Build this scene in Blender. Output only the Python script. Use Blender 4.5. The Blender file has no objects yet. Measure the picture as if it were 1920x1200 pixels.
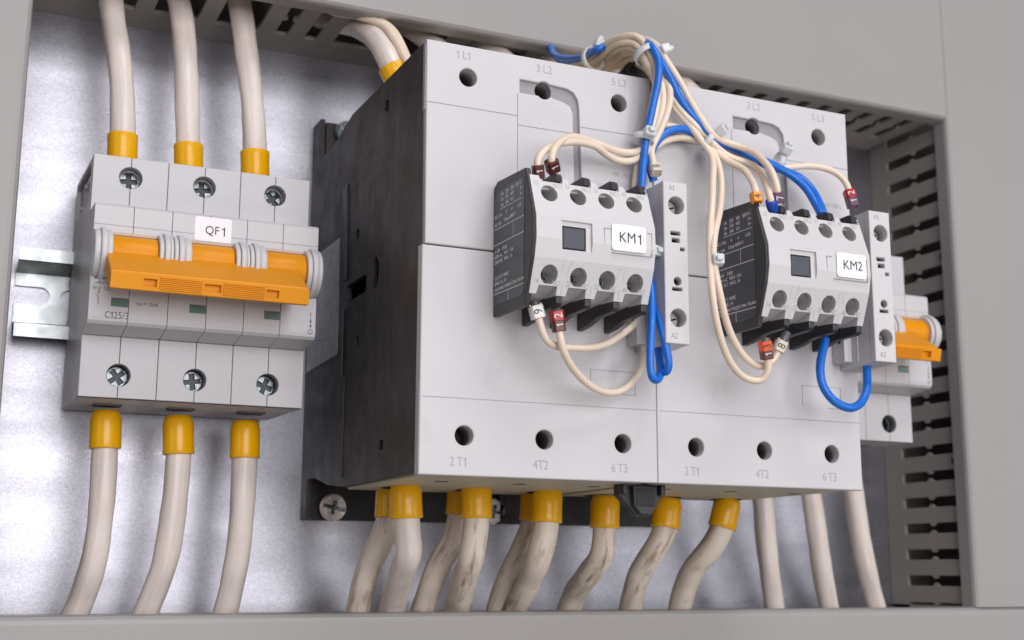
import bpy, bmesh, math, random
from mathutils import Vector, Matrix, Euler
random.seed(7)
S = 0.001                                   # everything below is written in millimetres
scene = bpy.context.scene
C = scene.collection

# ---------------------------------------------------------------- camera
cam_d = bpy.data.cameras.new('camera'); cam = bpy.data.objects.new('camera', cam_d); C.objects.link(cam)
cam.location = (-0.147472, -0.549148, -0.031129)
cam.rotation_euler = (math.radians(100.9613), math.radians(-0.2440), math.radians(-24.3955))
cam_d.sensor_width = 36; cam_d.lens = 45.842
cam_d.clip_start = 0.02; cam_d.clip_end = 20
cam_d.dof.use_dof = True; cam_d.dof.focus_distance = 0.455; cam_d.dof.aperture_fstop = 15
scene.camera = cam
# ---------------------------------------------------------------- world
w = bpy.data.worlds.new('World'); scene.world = w; w.use_nodes = True
w.node_tree.nodes['Background'].inputs[0].default_value = (0.80, 0.79, 0.84, 1)
w.node_tree.nodes['Background'].inputs[1].default_value = 0.13
# ---------------------------------------------------------------- lamps
def area(name, loc, target, sx, sy, power, col):
    l = bpy.data.lights.new(name, 'AREA'); l.shape = 'RECTANGLE'; l.size = sx; l.size_y = sy
    l.energy = power; l.color = col
    o = bpy.data.objects.new(name, l); C.objects.link(o); o.location = loc
    o.rotation_euler = (Vector(target) - Vector(loc)).to_track_quat('-Z', 'Y').to_euler()
    return o
area('softbox_key', (0.02, -1.40, 0.27), (0.02, -0.1, 0.10), 0.95, 0.85, 12.0, (1.0, 0.975, 0.985))
area('softbox_top', (0.25, -0.85, 1.15), (0.08, -0.1, 0.05), 0.5, 0.45, 6.5, (0.98, 0.98, 1.0))
area('fill_low_bounce', (0.25, -1.2, -0.85), (0.10, -0.1, 0.02), 0.9, 0.4, 3.0, (1.0, 0.92, 0.84))  # added fill, stands in for light bounced up onto the undersides
area('fill_left', (-1.15, -0.75, 0.25), (0.0, -0.08, 0.08), 0.5, 0.9, 1.6, (0.95, 0.95, 1.0))  # added weak fill that lifts the left-facing sides
area('fill_right', (1.25, -1.25, 0.20), (0.10, -0.1, 0.06), 0.9, 0.9, 5.0, (0.97, 0.98, 1.0))  # added dim fill that brightens the plate's right part and rims the cables
scene.view_settings.view_transform = 'Standard'
scene.view_settings.look = 'None'
scene.view_settings.exposure = 0.0
scene.view_settings.gamma = 1.0
scene.view_settings.use_curve_mapping = False
PATHS = {
  'qf1_bot_0': [[-85.6, -45.0, 27.6], [-85.2, -45.0, 14.3], [-85.1, -45.0, -7.9], [-86.3, -43.0, -27.3], [-89.6, -38.0, -42.7], [-92.3, -36.0, -50.3]],
  'qf1_bot_1': [[-59.0, -45.0, 27.0], [-58.2, -45.0, 14.2], [-58.8, -45.0, -7.3], [-60.6, -43.0, -27.1], [-63.7, -39.0, -39.8], [-66.5, -36.0, -48.7]],
  'qf1_bot_2': [[-33.2, -45.0, 26.3], [-32.9, -45.0, 13.8], [-33.0, -45.0, -6.7], [-33.3, -43.0, -22.8], [-34.6, -40.0, -36.9], [-36.1, -36.0, -49.0]],
  'qf1_top_0': [[-85.5, -45.0, 123.2], [-85.9, -45.0, 134.4], [-87.3, -45.0, 153.4], [-89.3, -43.0, 169.3], [-91.3, -40.0, 181.3], [-93.9, -38.0, 197.6], [-97.9, -38.0, 212.8]],
  'qf1_top_1': [[-59.9, -45.0, 123.3], [-60.7, -45.0, 134.9], [-61.9, -45.0, 150.8], [-62.8, -43.0, 166.4], [-64.1, -41.0, 182.3], [-66.1, -39.0, 195.6], [-70.9, -38.0, 211.5]],
  'qf1_top_2': [[-33.5, -45.0, 123.5], [-34.0, -45.0, 134.7], [-35.3, -45.0, 150.4], [-36.9, -43.0, 166.9], [-38.8, -41.0, 181.2], [-40.7, -39.0, 195.8], [-44.1, -38.0, 212.2]],
  'c_bot_f0': [[16.1, -93.0, 1.2], [16.8, -93.0, -11.8], [18.6, -91.0, -23.9], [20.2, -80.0, -30.6], [24.5, -60.0, -40.8], [26.0, -50.0, -50.2]],
  'c_bot_f1': [[45.7, -90.0, 2.3], [45.9, -90.0, -13.1], [45.3, -87.0, -24.6], [48.5, -72.0, -34.6], [52.1, -58.0, -43.0], [53.1, -50.0, -51.5]],
  'c_bot_f2': [[75.9, -90.0, 1.2], [75.2, -90.0, -13.1], [74.3, -86.0, -24.3], [77.3, -70.0, -34.5], [78.6, -55.0, -44.2], [77.1, -50.0, -51.8]],
  'c_bot_f3': [[106.1, -81.0, -0.6], [105.8, -81.0, -11.3], [105.8, -78.0, -23.9], [105.4, -68.0, -31.3], [106.5, -54.0, -39.0], [106.0, -46.0, -49.0]],
  'c_bot_f4': [[136.2, -80.0, -0.8], [134.5, -80.0, -12.8], [131.8, -76.0, -21.5], [130.3, -66.0, -31.2], [132.3, -56.0, -41.2], [134.0, -50.0, -50.2]],
  'c_bot_f5': [[167.2, -78.0, 0.1], [164.6, -77.0, -11.1], [161.8, -74.0, -18.9], [158.3, -64.0, -28.9], [158.5, -56.0, -36.8], [158.4, -50.0, -48.2]],
  'c_bot_b0': [[19.0, -68.0, 2.8], [18.8, -68.0, -10.5], [17.4, -64.0, -18.5], [15.1, -56.0, -28.6], [13.9, -50.0, -40.9], [13.7, -46.0, -50.2]],
  'c_bot_b1': [[48.8, -68.0, 3.7], [48.4, -67.0, -9.8], [47.4, -62.0, -19.1], [43.6, -56.0, -29.5], [41.1, -50.0, -42.0], [40.0, -46.0, -50.5]],
  'c_bot_b2': [[79.6, -70.0, 2.4], [79.2, -69.0, -12.4], [77.7, -64.0, -20.8], [76.2, -56.0, -30.4], [74.6, -48.0, -42.2], [73.5, -44.0, -50.9]],
  'qf2_bot_0': [[206.5, -45.0, 11.3], [208.1, -45.0, 0.4], [209.7, -44.0, -15.3], [214.2, -40.0, -32.2], [219.8, -36.0, -52.8]],
  'qf2_bot_1': [[233.7, -45.0, 14.7], [235.9, -45.0, 2.3], [238.9, -44.0, -14.9], [244.1, -40.0, -32.1], [251.4, -36.0, -53.1]],
  'qf2_bot_2': [[259.5, -45.0, 18.1], [260.4, -45.0, 6.7], [263.6, -44.0, -12.1], [270.8, -40.0, -32.0], [279.9, -36.0, -53.4]],
  'c_top_0': [[22.0, -74.0, 154.2], [17.7, -74.0, 163.8], [14.5, -73.0, 169.8], [11.9, -70.0, 177.3], [10.0, -60.0, 187.8], [7.1, -48.0, 196.3], [2.5, -38.0, 201.4], [-4.8, -30.0, 205.7]],
  'w_a': [[79.9, -90.0, 173.0], [80.7, -110.0, 169.5], [79.4, -125.0, 168.0], [78.5, -138.0, 167.3], [79.9, -147.0, 166.5], [82.1, -152.0, 165.2], [83.8, -155.0, 162.0], [84.5, -158.0, 157.3], [85.8, -159.0, 153.2], [87.5, -158.0, 148.7], [87.1, -157.0, 142.8], [85.8, -156.0, 134.7], [84.3, -156.0, 126.8], [83.6, -156.0, 122.1], [83.0, -155.0, 118.3], [81.3, -154.0, 114.3], [80.4, -153.5, 108.3], [80.4, -153.0, 105.4]],
  'w_b': [[84.8, -90.0, 173.3], [82.7, -112.0, 168.4], [80.1, -128.0, 165.4], [79.4, -140.0, 165.3], [80.1, -147.0, 164.1], [82.1, -151.0, 162.7], [83.2, -154.0, 159.3], [83.7, -156.0, 155.0], [85.0, -157.0, 151.8], [87.8, -155.5, 148.6], [89.4, -155.0, 142.8], [88.7, -155.0, 135.5], [86.6, -155.0, 128.0], [85.4, -155.0, 123.7], [82.2, -156.0, 119.9], [76.1, -157.0, 117.5], [70.0, -158.0, 117.1], [63.6, -160.0, 117.5], [59.8, -161.0, 117.6], [53.5, -164.0, 117.4], [46.8, -168.0, 115.7], [40.2, -173.0, 111.4], [35.6, -177.0, 106.3], [35.0, -177.0, 103.0], [36.8, -175.0, 101.0]],
  'w_c': [[87.9, -95.0, 172.0], [85.9, -115.0, 168.1], [83.7, -128.0, 166.0], [81.7, -140.0, 164.4], [82.4, -147.0, 162.7], [83.8, -151.0, 159.8], [84.8, -153.0, 155.8], [87.0, -154.0, 151.1], [90.6, -155.0, 147.7], [91.3, -156.0, 141.8], [90.1, -156.0, 134.3], [87.4, -156.0, 126.2], [85.3, -156.0, 121.3], [81.6, -156.0, 117.3], [76.0, -157.0, 114.2], [70.0, -158.0, 113.6], [64.6, -160.0, 114.5], [60.4, -162.0, 115.7], [53.5, -165.0, 115.4], [46.3, -169.0, 113.5], [38.7, -173.0, 110.3], [32.3, -176.0, 105.9], [29.8, -177.0, 101.6], [30.7, -176.0, 98.8]],
  'w_d': [[94.1, -95.0, 172.4], [91.0, -110.0, 169.1], [88.3, -125.0, 166.2], [85.2, -140.0, 163.4], [85.8, -147.0, 160.6], [86.3, -150.5, 157.3], [88.5, -152.0, 154.2], [91.8, -154.0, 149.3], [93.7, -156.0, 146.3], [93.6, -157.0, 140.7], [92.3, -157.0, 135.4], [89.9, -157.0, 129.4], [87.3, -157.0, 124.4], [85.8, -156.0, 120.4], [86.3, -156.0, 116.4], [86.2, -158.0, 112.3]],
  'w_e': [[99.1, -95.0, 172.7], [95.9, -110.0, 170.2], [91.2, -125.0, 166.2], [88.1, -140.0, 162.0], [88.1, -147.0, 158.3], [88.5, -152.0, 152.6], [92.9, -154.0, 147.4], [95.7, -155.0, 142.3], [99.5, -156.0, 136.8], [103.4, -158.0, 131.6], [107.3, -159.0, 128.2], [110.0, -160.0, 124.7], [115.6, -161.0, 120.5], [122.4, -163.0, 118.3], [124.4, -168.0, 114.1], [122.8, -174.0, 107.1], [121.7, -178.0, 100.4], [123.9, -176.0, 97.7]],
  'w_f': [[97.6, -80.0, 180.8], [91.7, -120.0, 177.1], [89.4, -140.0, 170.4], [89.9, -150.0, 165.2], [90.6, -154.0, 161.7], [91.3, -157.0, 156.8], [93.5, -158.0, 152.8], [97.7, -158.0, 147.3], [101.9, -158.0, 140.7], [105.7, -159.0, 134.2], [107.7, -161.0, 129.2], [112.3, -161.0, 126.5], [116.9, -162.0, 125.0], [122.2, -166.0, 122.0], [123.0, -173.0, 116.0], [123.0, -178.0, 109.8], [123.9, -179.0, 104.4], [125.0, -178.0, 101.3]],
  'w_g': [[98.2, -85.0, 178.5], [89.1, -118.0, 169.0], [86.4, -140.0, 164.9], [86.4, -150.0, 160.4], [89.1, -153.0, 155.5], [92.4, -154.0, 151.0], [95.7, -154.0, 141.0], [99.0, -155.0, 136.0], [102.2, -157.0, 131.2], [104.9, -159.0, 126.3], [107.6, -160.0, 122.3], [107.9, -162.0, 118.7], [106.4, -165.0, 113.5], [104.0, -168.0, 107.3], [100.9, -172.0, 98.4], [97.9, -175.0, 87.6], [96.2, -177.0, 76.9], [94.6, -180.0, 64.8], [98.0, -178.0, 51.5], [105.5, -174.0, 40.5], [114.0, -171.0, 35.9], [119.4, -172.0, 35.6], [121.0, -174.0, 38.8], [119.9, -175.0, 44.3]],
  'w_h': [[95.0, -70.0, 185.9], [91.5, -100.0, 174.3], [92.8, -120.0, 166.6], [89.2, -145.0, 156.9], [90.1, -152.0, 148.7], [92.2, -153.0, 138.8], [92.9, -153.5, 131.4], [96.7, -153.0, 131.9], [100.1, -153.0, 131.6], [105.8, -154.0, 129.6], [108.5, -157.0, 125.9], [109.9, -160.0, 121.3], [110.7, -162.0, 116.0], [109.7, -165.0, 108.9], [105.5, -170.0, 97.1], [99.0, -176.0, 85.1], [96.9, -178.0, 76.7], [99.2, -178.0, 63.3], [105.8, -174.0, 50.9], [114.2, -171.0, 43.0], [120.3, -171.0, 40.6], [124.8, -172.0, 43.1], [127.2, -173.0, 48.0]],
  'w_i': [[87.6, -155.0, 121.5], [92.2, -154.5, 124.8], [98.2, -154.0, 127.2], [103.4, -155.0, 127.3], [107.3, -157.0, 125.7], [110.0, -159.0, 123.7], [114.3, -162.0, 118.5], [117.8, -167.0, 114.2], [117.2, -173.0, 108.2], [116.0, -177.0, 103.2], [116.3, -177.0, 100.5]],
  'w_j': [[93.6, -153.0, 148.4], [97.4, -154.0, 139.2], [103.0, -155.0, 133.0], [106.8, -157.0, 127.7], [111.9, -158.0, 125.6], [118.9, -158.0, 124.0], [127.8, -157.0, 121.8], [137.6, -156.0, 121.6], [144.4, -156.0, 121.3], [152.9, -158.0, 122.6], [160.1, -160.0, 122.2], [165.4, -162.0, 119.7], [168.2, -163.0, 116.0], [168.7, -164.0, 111.6]],
  'b_1': [[89.8, -62.0, 199.1], [86.6, -72.0, 190.7], [79.9, -90.0, 180.0], [78.5, -105.0, 173.0], [77.9, -120.0, 168.4], [75.8, -135.0, 165.5], [84.5, -133.0, 170.0], [86.4, -140.0, 168.6], [85.9, -150.0, 164.5], [84.2, -160.0, 158.3], [85.5, -162.0, 154.1], [85.6, -163.0, 149.2], [85.4, -162.0, 143.3], [84.3, -161.0, 136.9], [83.1, -160.0, 129.9], [82.2, -159.0, 124.0], [81.9, -158.0, 119.2], [81.2, -158.0, 114.1], [80.6, -158.0, 107.0], [79.6, -158.0, 97.0], [79.2, -160.0, 81.8], [79.6, -165.0, 66.3], [77.8, -168.0, 56.2], [77.2, -168.0, 46.8], [76.9, -168.0, 38.5], [77.7, -168.0, 34.0], [80.2, -167.0, 33.8], [82.7, -165.0, 36.5], [83.7, -163.0, 40.6], [84.5, -161.0, 44.7], [85.0, -160.0, 47.3]],
  'b_2': [[90.5, -60.0, 198.1], [84.0, -88.0, 179.2], [82.7, -112.0, 170.6], [83.7, -128.0, 167.9], [88.7, -136.0, 168.5], [87.5, -150.0, 161.6], [89.6, -156.0, 156.1], [92.4, -157.0, 151.5], [94.9, -157.0, 147.2], [97.3, -157.0, 142.4], [101.0, -157.0, 137.7], [104.6, -158.0, 133.3], [107.8, -160.0, 128.7], [112.9, -160.0, 125.9], [119.3, -160.0, 124.2], [125.8, -160.0, 122.5], [134.1, -160.0, 120.8], [141.3, -160.0, 118.6], [146.0, -161.0, 115.8], [149.2, -163.0, 111.5], [150.4, -166.0, 105.6], [150.1, -170.0, 99.9]],
  'b_3': [[87.3, -155.0, 108.8], [85.5, -155.0, 114.6], [87.0, -155.0, 120.9], [89.0, -156.0, 124.7], [93.1, -156.0, 128.3], [97.7, -156.0, 130.0], [102.8, -156.0, 129.8], [106.8, -157.0, 127.2], [113.1, -157.0, 125.5], [120.8, -157.0, 123.7], [129.1, -157.0, 122.5], [136.9, -157.0, 120.7], [144.2, -157.0, 119.6], [150.8, -158.0, 117.3], [153.2, -161.0, 112.5], [152.5, -166.0, 105.9], [151.3, -170.0, 100.0]],
  'b_4': [[82.1, -154.0, 110.4], [81.4, -154.0, 103.2], [81.1, -156.0, 87.8], [82.3, -160.0, 70.0], [81.9, -164.0, 60.6], [81.5, -168.0, 52.3], [82.6, -169.0, 45.2], [83.6, -169.0, 39.7], [83.6, -168.0, 36.9], [83.2, -166.0, 36.9], [83.1, -164.0, 40.4], [83.7, -163.0, 43.9], [84.2, -162.0, 46.9]],
  'b_5': [[154.4, -164.0, 54.4], [152.0, -165.0, 49.4], [149.8, -166.0, 43.8], [149.6, -167.0, 36.9], [152.9, -168.0, 31.3], [160.1, -168.0, 28.5], [167.5, -166.0, 30.9], [172.3, -164.0, 36.4], [174.4, -162.0, 41.4], [175.4, -161.0, 47.1]],
  'w_k': [[33.1, -170.0, 52.9], [34.1, -170.0, 49.6], [35.1, -170.0, 46.4], [37.6, -169.0, 43.4], [41.3, -168.0, 42.4], [48.6, -166.0, 42.8], [56.8, -164.0, 43.8], [63.8, -162.0, 46.1], [71.1, -160.0, 50.5], [77.3, -157.0, 54.7], [80.3, -155.0, 57.7], [81.6, -154.0, 62.4]],
  'w_l': [[40.0, -172.0, 48.3], [40.6, -172.0, 44.6], [42.1, -171.0, 40.8], [46.3, -168.0, 36.7], [52.5, -164.0, 33.0], [59.1, -161.0, 30.4], [65.3, -159.0, 29.5], [71.1, -158.0, 30.6], [76.5, -157.0, 34.4], [80.1, -156.0, 38.8], [81.6, -155.5, 43.4], [82.3, -155.0, 50.6], [83.1, -154.0, 58.9], [82.8, -154.0, 64.9]],
  'w_m': [[-19.9, -50.0, 209.5], [-7.2, -55.0, 198.0], [2.8, -60.0, 195.5], [11.3, -66.0, 191.1], [14.8, -72.0, 183.5], [17.9, -78.0, 172.6], [19.4, -84.0, 161.6], [20.0, -86.0, 149.9]],
  'w_n': [[-23.5, -46.0, 212.9], [-10.5, -50.0, 201.3], [1.6, -56.0, 199.2], [9.1, -62.0, 195.1], [15.3, -68.0, 188.7], [18.8, -74.0, 177.7], [20.1, -80.0, 165.4], [19.8, -84.0, 152.7]],
  'd_1': [[-60.8, -60.0, 192.5], [-45.6, -58.0, 193.5], [-20.5, -54.0, 196.3], [-1.1, -50.0, 196.4], [13.8, -48.0, 195.1]],
}

# ---------------------------------------------------------------- materials
def lin(c):
    return tuple(((v/255.0)/12.92 if v/255.0 <= 0.04045 else ((v/255.0+0.055)/1.055)**2.4) for v in c)
def mat(name, base, rough=0.5, metal=0.0, var=0.06, vscale=60, bump=0.0, bscale=900, spec=0.5,
        stain=None, stain_amt=0.0, stain_scale=(60, 60, 20), stain_lo=0.55, stain_hi=0.75, trans=0.0, sss=0.0, rvar=0.0, coat=0.0, aniso=None, flow=False):
    m = bpy.data.materials.new(name); m.use_nodes = True
    nt = m.node_tree; N = nt.nodes; L = nt.links; b = N['Principled BSDF']
    tc = N.new('ShaderNodeTexCoord')
    src = tc.outputs['Object']
    if flow:                                  # coordinates that follow the cable: (length along it, and round it)
        at = N.new('ShaderNodeAttribute'); at.attribute_name = 'flow'; src = at.outputs['Vector']
    no = N.new('ShaderNodeTexNoise'); no.inputs['Scale'].default_value = vscale; no.inputs['Detail'].default_value = 6
    no.inputs['Roughness'].default_value = 0.62
    L.new(src, no.inputs['Vector'])
    mx = N.new('ShaderNodeMix'); mx.data_type = 'RGBA'
    mx.inputs[6].default_value = tuple(v*(1-var*1.6) for v in base) + (1,)
    mx.inputs[7].default_value = tuple(min(1, v*(1+var*1.6)) for v in base) + (1,)
    L.new(no.outputs[0], mx.inputs[0]); out = mx.outputs[2]
    if stain:
        mp = N.new('ShaderNodeMapping'); mp.inputs['Scale'].default_value = stain_scale
        L.new(src, mp.inputs[0])
        n2 = N.new('ShaderNodeTexNoise'); n2.inputs['Scale'].default_value = 1.0; n2.inputs['Detail'].default_value = 8
        n2.inputs['Roughness'].default_value = 0.68
        L.new(mp.outputs[0], n2.inputs['Vector'])
        mr = N.new('ShaderNodeMapRange'); mr.inputs[1].default_value = stain_lo; mr.inputs[2].default_value = stain_hi
        mr.inputs[4].default_value = stain_amt
        L.new(n2.outputs[0], mr.inputs[0])
        m2 = N.new('ShaderNodeMix'); m2.data_type = 'RGBA'; m2.inputs[7].default_value = tuple(stain) + (1,)
        L.new(mr.outputs[0], m2.inputs[0]); L.new(out, m2.inputs[6]); out = m2.outputs[2]
    L.new(out, b.inputs['Base Color'])
    b.inputs['Roughness'].default_value = rough; b.inputs['Metallic'].default_value = metal
    b.inputs['Specular IOR Level'].default_value = spec
    b.inputs['Transmission Weight'].default_value = trans
    if coat: b.inputs['Coat Weight'].default_value = coat; b.inputs['Coat Roughness'].default_value = 0.2
    if sss:
        b.inputs['Subsurface Weight'].default_value = sss; b.inputs['Subsurface Radius'].default_value = (0.002, 0.0015, 0.001)
        b.inputs['Subsurface Scale'].default_value = 1.0
    if rvar:
        n3 = N.new('ShaderNodeTexNoise'); n3.inputs['Scale'].default_value = vscale*2.3; n3.inputs['Detail'].default_value = 8
        L.new(src, n3.inputs['Vector'])
        r3 = N.new('ShaderNodeMapRange'); r3.inputs[1].default_value = 0.3; r3.inputs[2].default_value = 0.7
        r3.inputs[3].default_value = max(0.05, rough-rvar); r3.inputs[4].default_value = min(1, rough+rvar)
        L.new(n3.outputs[0], r3.inputs[0]); L.new(r3.outputs[0], b.inputs['Roughness'])
    if bump:
        n4 = N.new('ShaderNodeTexNoise'); n4.inputs['Scale'].default_value = bscale; n4.inputs['Detail'].default_value = 4
        if aniso:
            mp4 = N.new('ShaderNodeMapping'); mp4.inputs['Scale'].default_value = aniso
            L.new(src, mp4.inputs[0]); L.new(mp4.outputs[0], n4.inputs['Vector'])
        else: L.new(src, n4.inputs['Vector'])
        bp = N.new('ShaderNodeBump'); bp.inputs['Strength'].default_value = bump; bp.inputs['Distance'].default_value = 0.0004
        L.new(n4.outputs[0], bp.inputs['Height']); L.new(bp.outputs[0], b.inputs['Normal'])
    return m
M = {}
M['shell'] = mat('contactor_shell_plastic', (0.585, 0.568, 0.588), 0.40, var=0.02, vscale=25, bump=0.10, bscale=1800, rvar=0.05,
                 stain=(0.42, 0.40, 0.42), stain_amt=0.35, stain_scale=(45, 45, 30), stain_lo=0.60, stain_hi=0.80)
M['groove_shade'] = mat('groove_shade_plastic', (0.29, 0.28, 0.30), 0.5, var=0.03)  # groove floor: recess shade put into a darker grey of the cover
M['aux'] = mat('auxiliary_block_plastic', (0.60, 0.585, 0.60), 0.40, var=0.02, vscale=40, bump=0.10, bscale=1800)
M['breaker'] = mat('breaker_shell_plastic', (0.555, 0.543, 0.565), 0.45, var=0.025, vscale=40, bump=0.10, bscale=1500,
                   stain=(0.36, 0.33, 0.33), stain_amt=0.5, stain_scale=(90, 90, 40), stain_lo=0.62, stain_hi=0.80)
M['cream'] = mat('cream_terminal_plastic', (0.60, 0.55, 0.42), 0.5, var=0.05, vscale=60, bump=0.08)
M['seam'] = mat('opening_shade', (0.16, 0.15, 0.16), 0.8)  # dark grey that paints shade into small openings
M['line'] = mat('moulded_line', (0.33, 0.32, 0.35), 0.7)
M['black'] = mat('black_housing_plastic', (0.032, 0.028, 0.029), 0.48, var=0.2, vscale=45, bump=0.2, bscale=1300, rvar=0.06, spec=0.35,
                 stain=(0.078, 0.068, 0.066), stain_amt=0.65, stain_scale=(120, 220, 60), stain_lo=0.44, stain_hi=0.72)
M['black2'] = mat('black_moulded_plastic', (0.028, 0.026, 0.030), 0.42, var=0.15, vscale=90, bump=0.12, bscale=900)
M['hole'] = mat('terminal_cavity', (0.012, 0.011, 0.012), 0.7)
M['funnel'] = mat('grey_terminal_funnel', (0.46, 0.45, 0.44), 0.38, var=0.08)
M['sleeve'] = mat('yellow_sleeve_vinyl', (0.88, 0.445, 0.0), 0.25, var=0.08, vscale=80, sss=0.15, bump=0.06, bscale=600)
M['toggle'] = mat('orange_toggle_plastic', (0.76, 0.285, 0.0), 0.42, spec=0.3, var=0.04, vscale=80, bump=0.06, bscale=900,
                  stain=(0.40, 0.16, 0.01), stain_amt=0.5, stain_scale=(160, 160, 160), stain_lo=0.66, stain_hi=0.78)
M['cable'] = mat('cable_sheath_clean', (0.76, 0.67, 0.625), 0.32, var=0.10, vscale=40, bump=0.8, bscale=1.0, aniso=(24, 420, 420), flow=True,
                 stain=(0.44, 0.29, 0.21), stain_amt=0.6, stain_scale=(18, 190, 190), stain_lo=0.56, stain_hi=0.78, sss=0.05)
M['cable_dirty'] = mat('cable_sheath_stained', (0.78, 0.68, 0.59), 0.42, var=0.10, vscale=50, bump=0.7, bscale=1.0, aniso=(30, 360, 360), flow=True,
                 stain=(0.22, 0.105, 0.045), stain_amt=0.9, stain_scale=(50, 230, 230), stain_lo=0.52, stain_hi=0.70, sss=0.05)
M['wire'] = mat('cream_wire_insulation', (0.80, 0.665, 0.54), 0.36, var=0.05, vscale=60, sss=0.1, bump=0.05)
M['blue'] = mat('blue_wire_insulation', (0.008, 0.15, 0.62), 0.33, var=0.10, vscale=200, bump=0.22, bscale=1500)
M['blue_ferrule'] = mat('blue_ferrule_collar', (0.006, 0.06, 0.42), 0.3)
M['grey_ferrule'] = mat('grey_ferrule_collar', (0.09, 0.09, 0.10), 0.3, trans=0.0)
M['duct'] = mat('trunking_wall_pvc', (0.335, 0.308, 0.288), 0.5, var=0.05, vscale=20, bump=0.12, bscale=700)
M['lid'] = mat('trunking_lid_pvc', (0.335, 0.316, 0.312), 0.40, var=0.03, vscale=14, bump=0.22, bscale=650)
M['screw'] = mat('zinc_screw_steel', (0.15, 0.165, 0.18), 0.24, metal=1.0, var=0.45, vscale=700, rvar=0.14, bump=0.5, bscale=600)
M['rust'] = mat('worn_zinc_screw_steel', (0.60, 0.55, 0.53), 0.36, metal=0.85, var=0.3, vscale=500, rvar=0.15)
M['screw_dark'] = mat('dark_screw_recess', (0.02, 0.022, 0.025), 0.3, metal=0.6)
M['rail'] = mat('zinc_plated_rail_steel', (0.34, 0.365, 0.375), 0.30, metal=0.95, var=0.06, vscale=60, rvar=0.1, bump=0.10, bscale=1.0, aniso=(40, 700, 700))
M['paper'] = mat('white_label_paper', (0.86, 0.84, 0.89), 0.5, var=0.015)
M['dark_ink'] = mat('dark_grey_print_ink', (0.09, 0.09, 0.10), 0.6)
M['ink'] = mat('black_print_ink', (0.015, 0.014, 0.018), 0.5)
M['grey_ink'] = mat('grey_print_ink', (0.27, 0.26, 0.28), 0.6)
M['pale_ink'] = mat('pale_moulded_print', (0.38, 0.365, 0.39), 0.6)
M['white_ink'] = mat('white_print_ink', (0.74, 0.73, 0.75), 0.5)
M['green'] = mat('green_indicator', (0.10, 0.19, 0.17), 0.25, var=0.1, vscale=300)
M['plate_label'] = mat('scratched_foil_label', (0.40, 0.40, 0.45), 0.36, metal=0.35, var=0.35, vscale=160, bump=0.3, bscale=1.0, aniso=(300, 500, 60),
                       stain=(0.05, 0.05, 0.06), stain_amt=0.9, stain_scale=(30, 24, 90), stain_lo=0.52, stain_hi=0.66)
M['aux_label'] = mat('black_rating_label', (0.050, 0.050, 0.062), 0.28, var=0.08)
M['button'] = mat('dark_slate_button', (0.065, 0.066, 0.088), 0.5, var=0.12, vscale=300, bump=0.25, bscale=900)
M['tie'] = mat('translucent_nylon', (0.80, 0.82, 0.83), 0.35, sss=0.3, trans=0.25, var=0.04)
M['tan'] = mat('tan_slot_edge', (0.55, 0.43, 0.33), 0.6)
for nm, c in {'maroon': (0.085, 0.016, 0.014), 'red': (0.40, 0.012, 0.016), 'orange': (0.80, 0.28, 0.01), 'redorange': (0.72, 0.10, 0.02),
              'violet': (0.145, 0.07, 0.12), 'ivory': (0.62, 0.54, 0.44), 'white': (0.80, 0.78, 0.76), 'brown': (0.13, 0.045, 0.04)}.items():
    M['mk_'+nm] = mat('marker_'+nm, c, 0.32, var=0.08, vscale=300)

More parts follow.
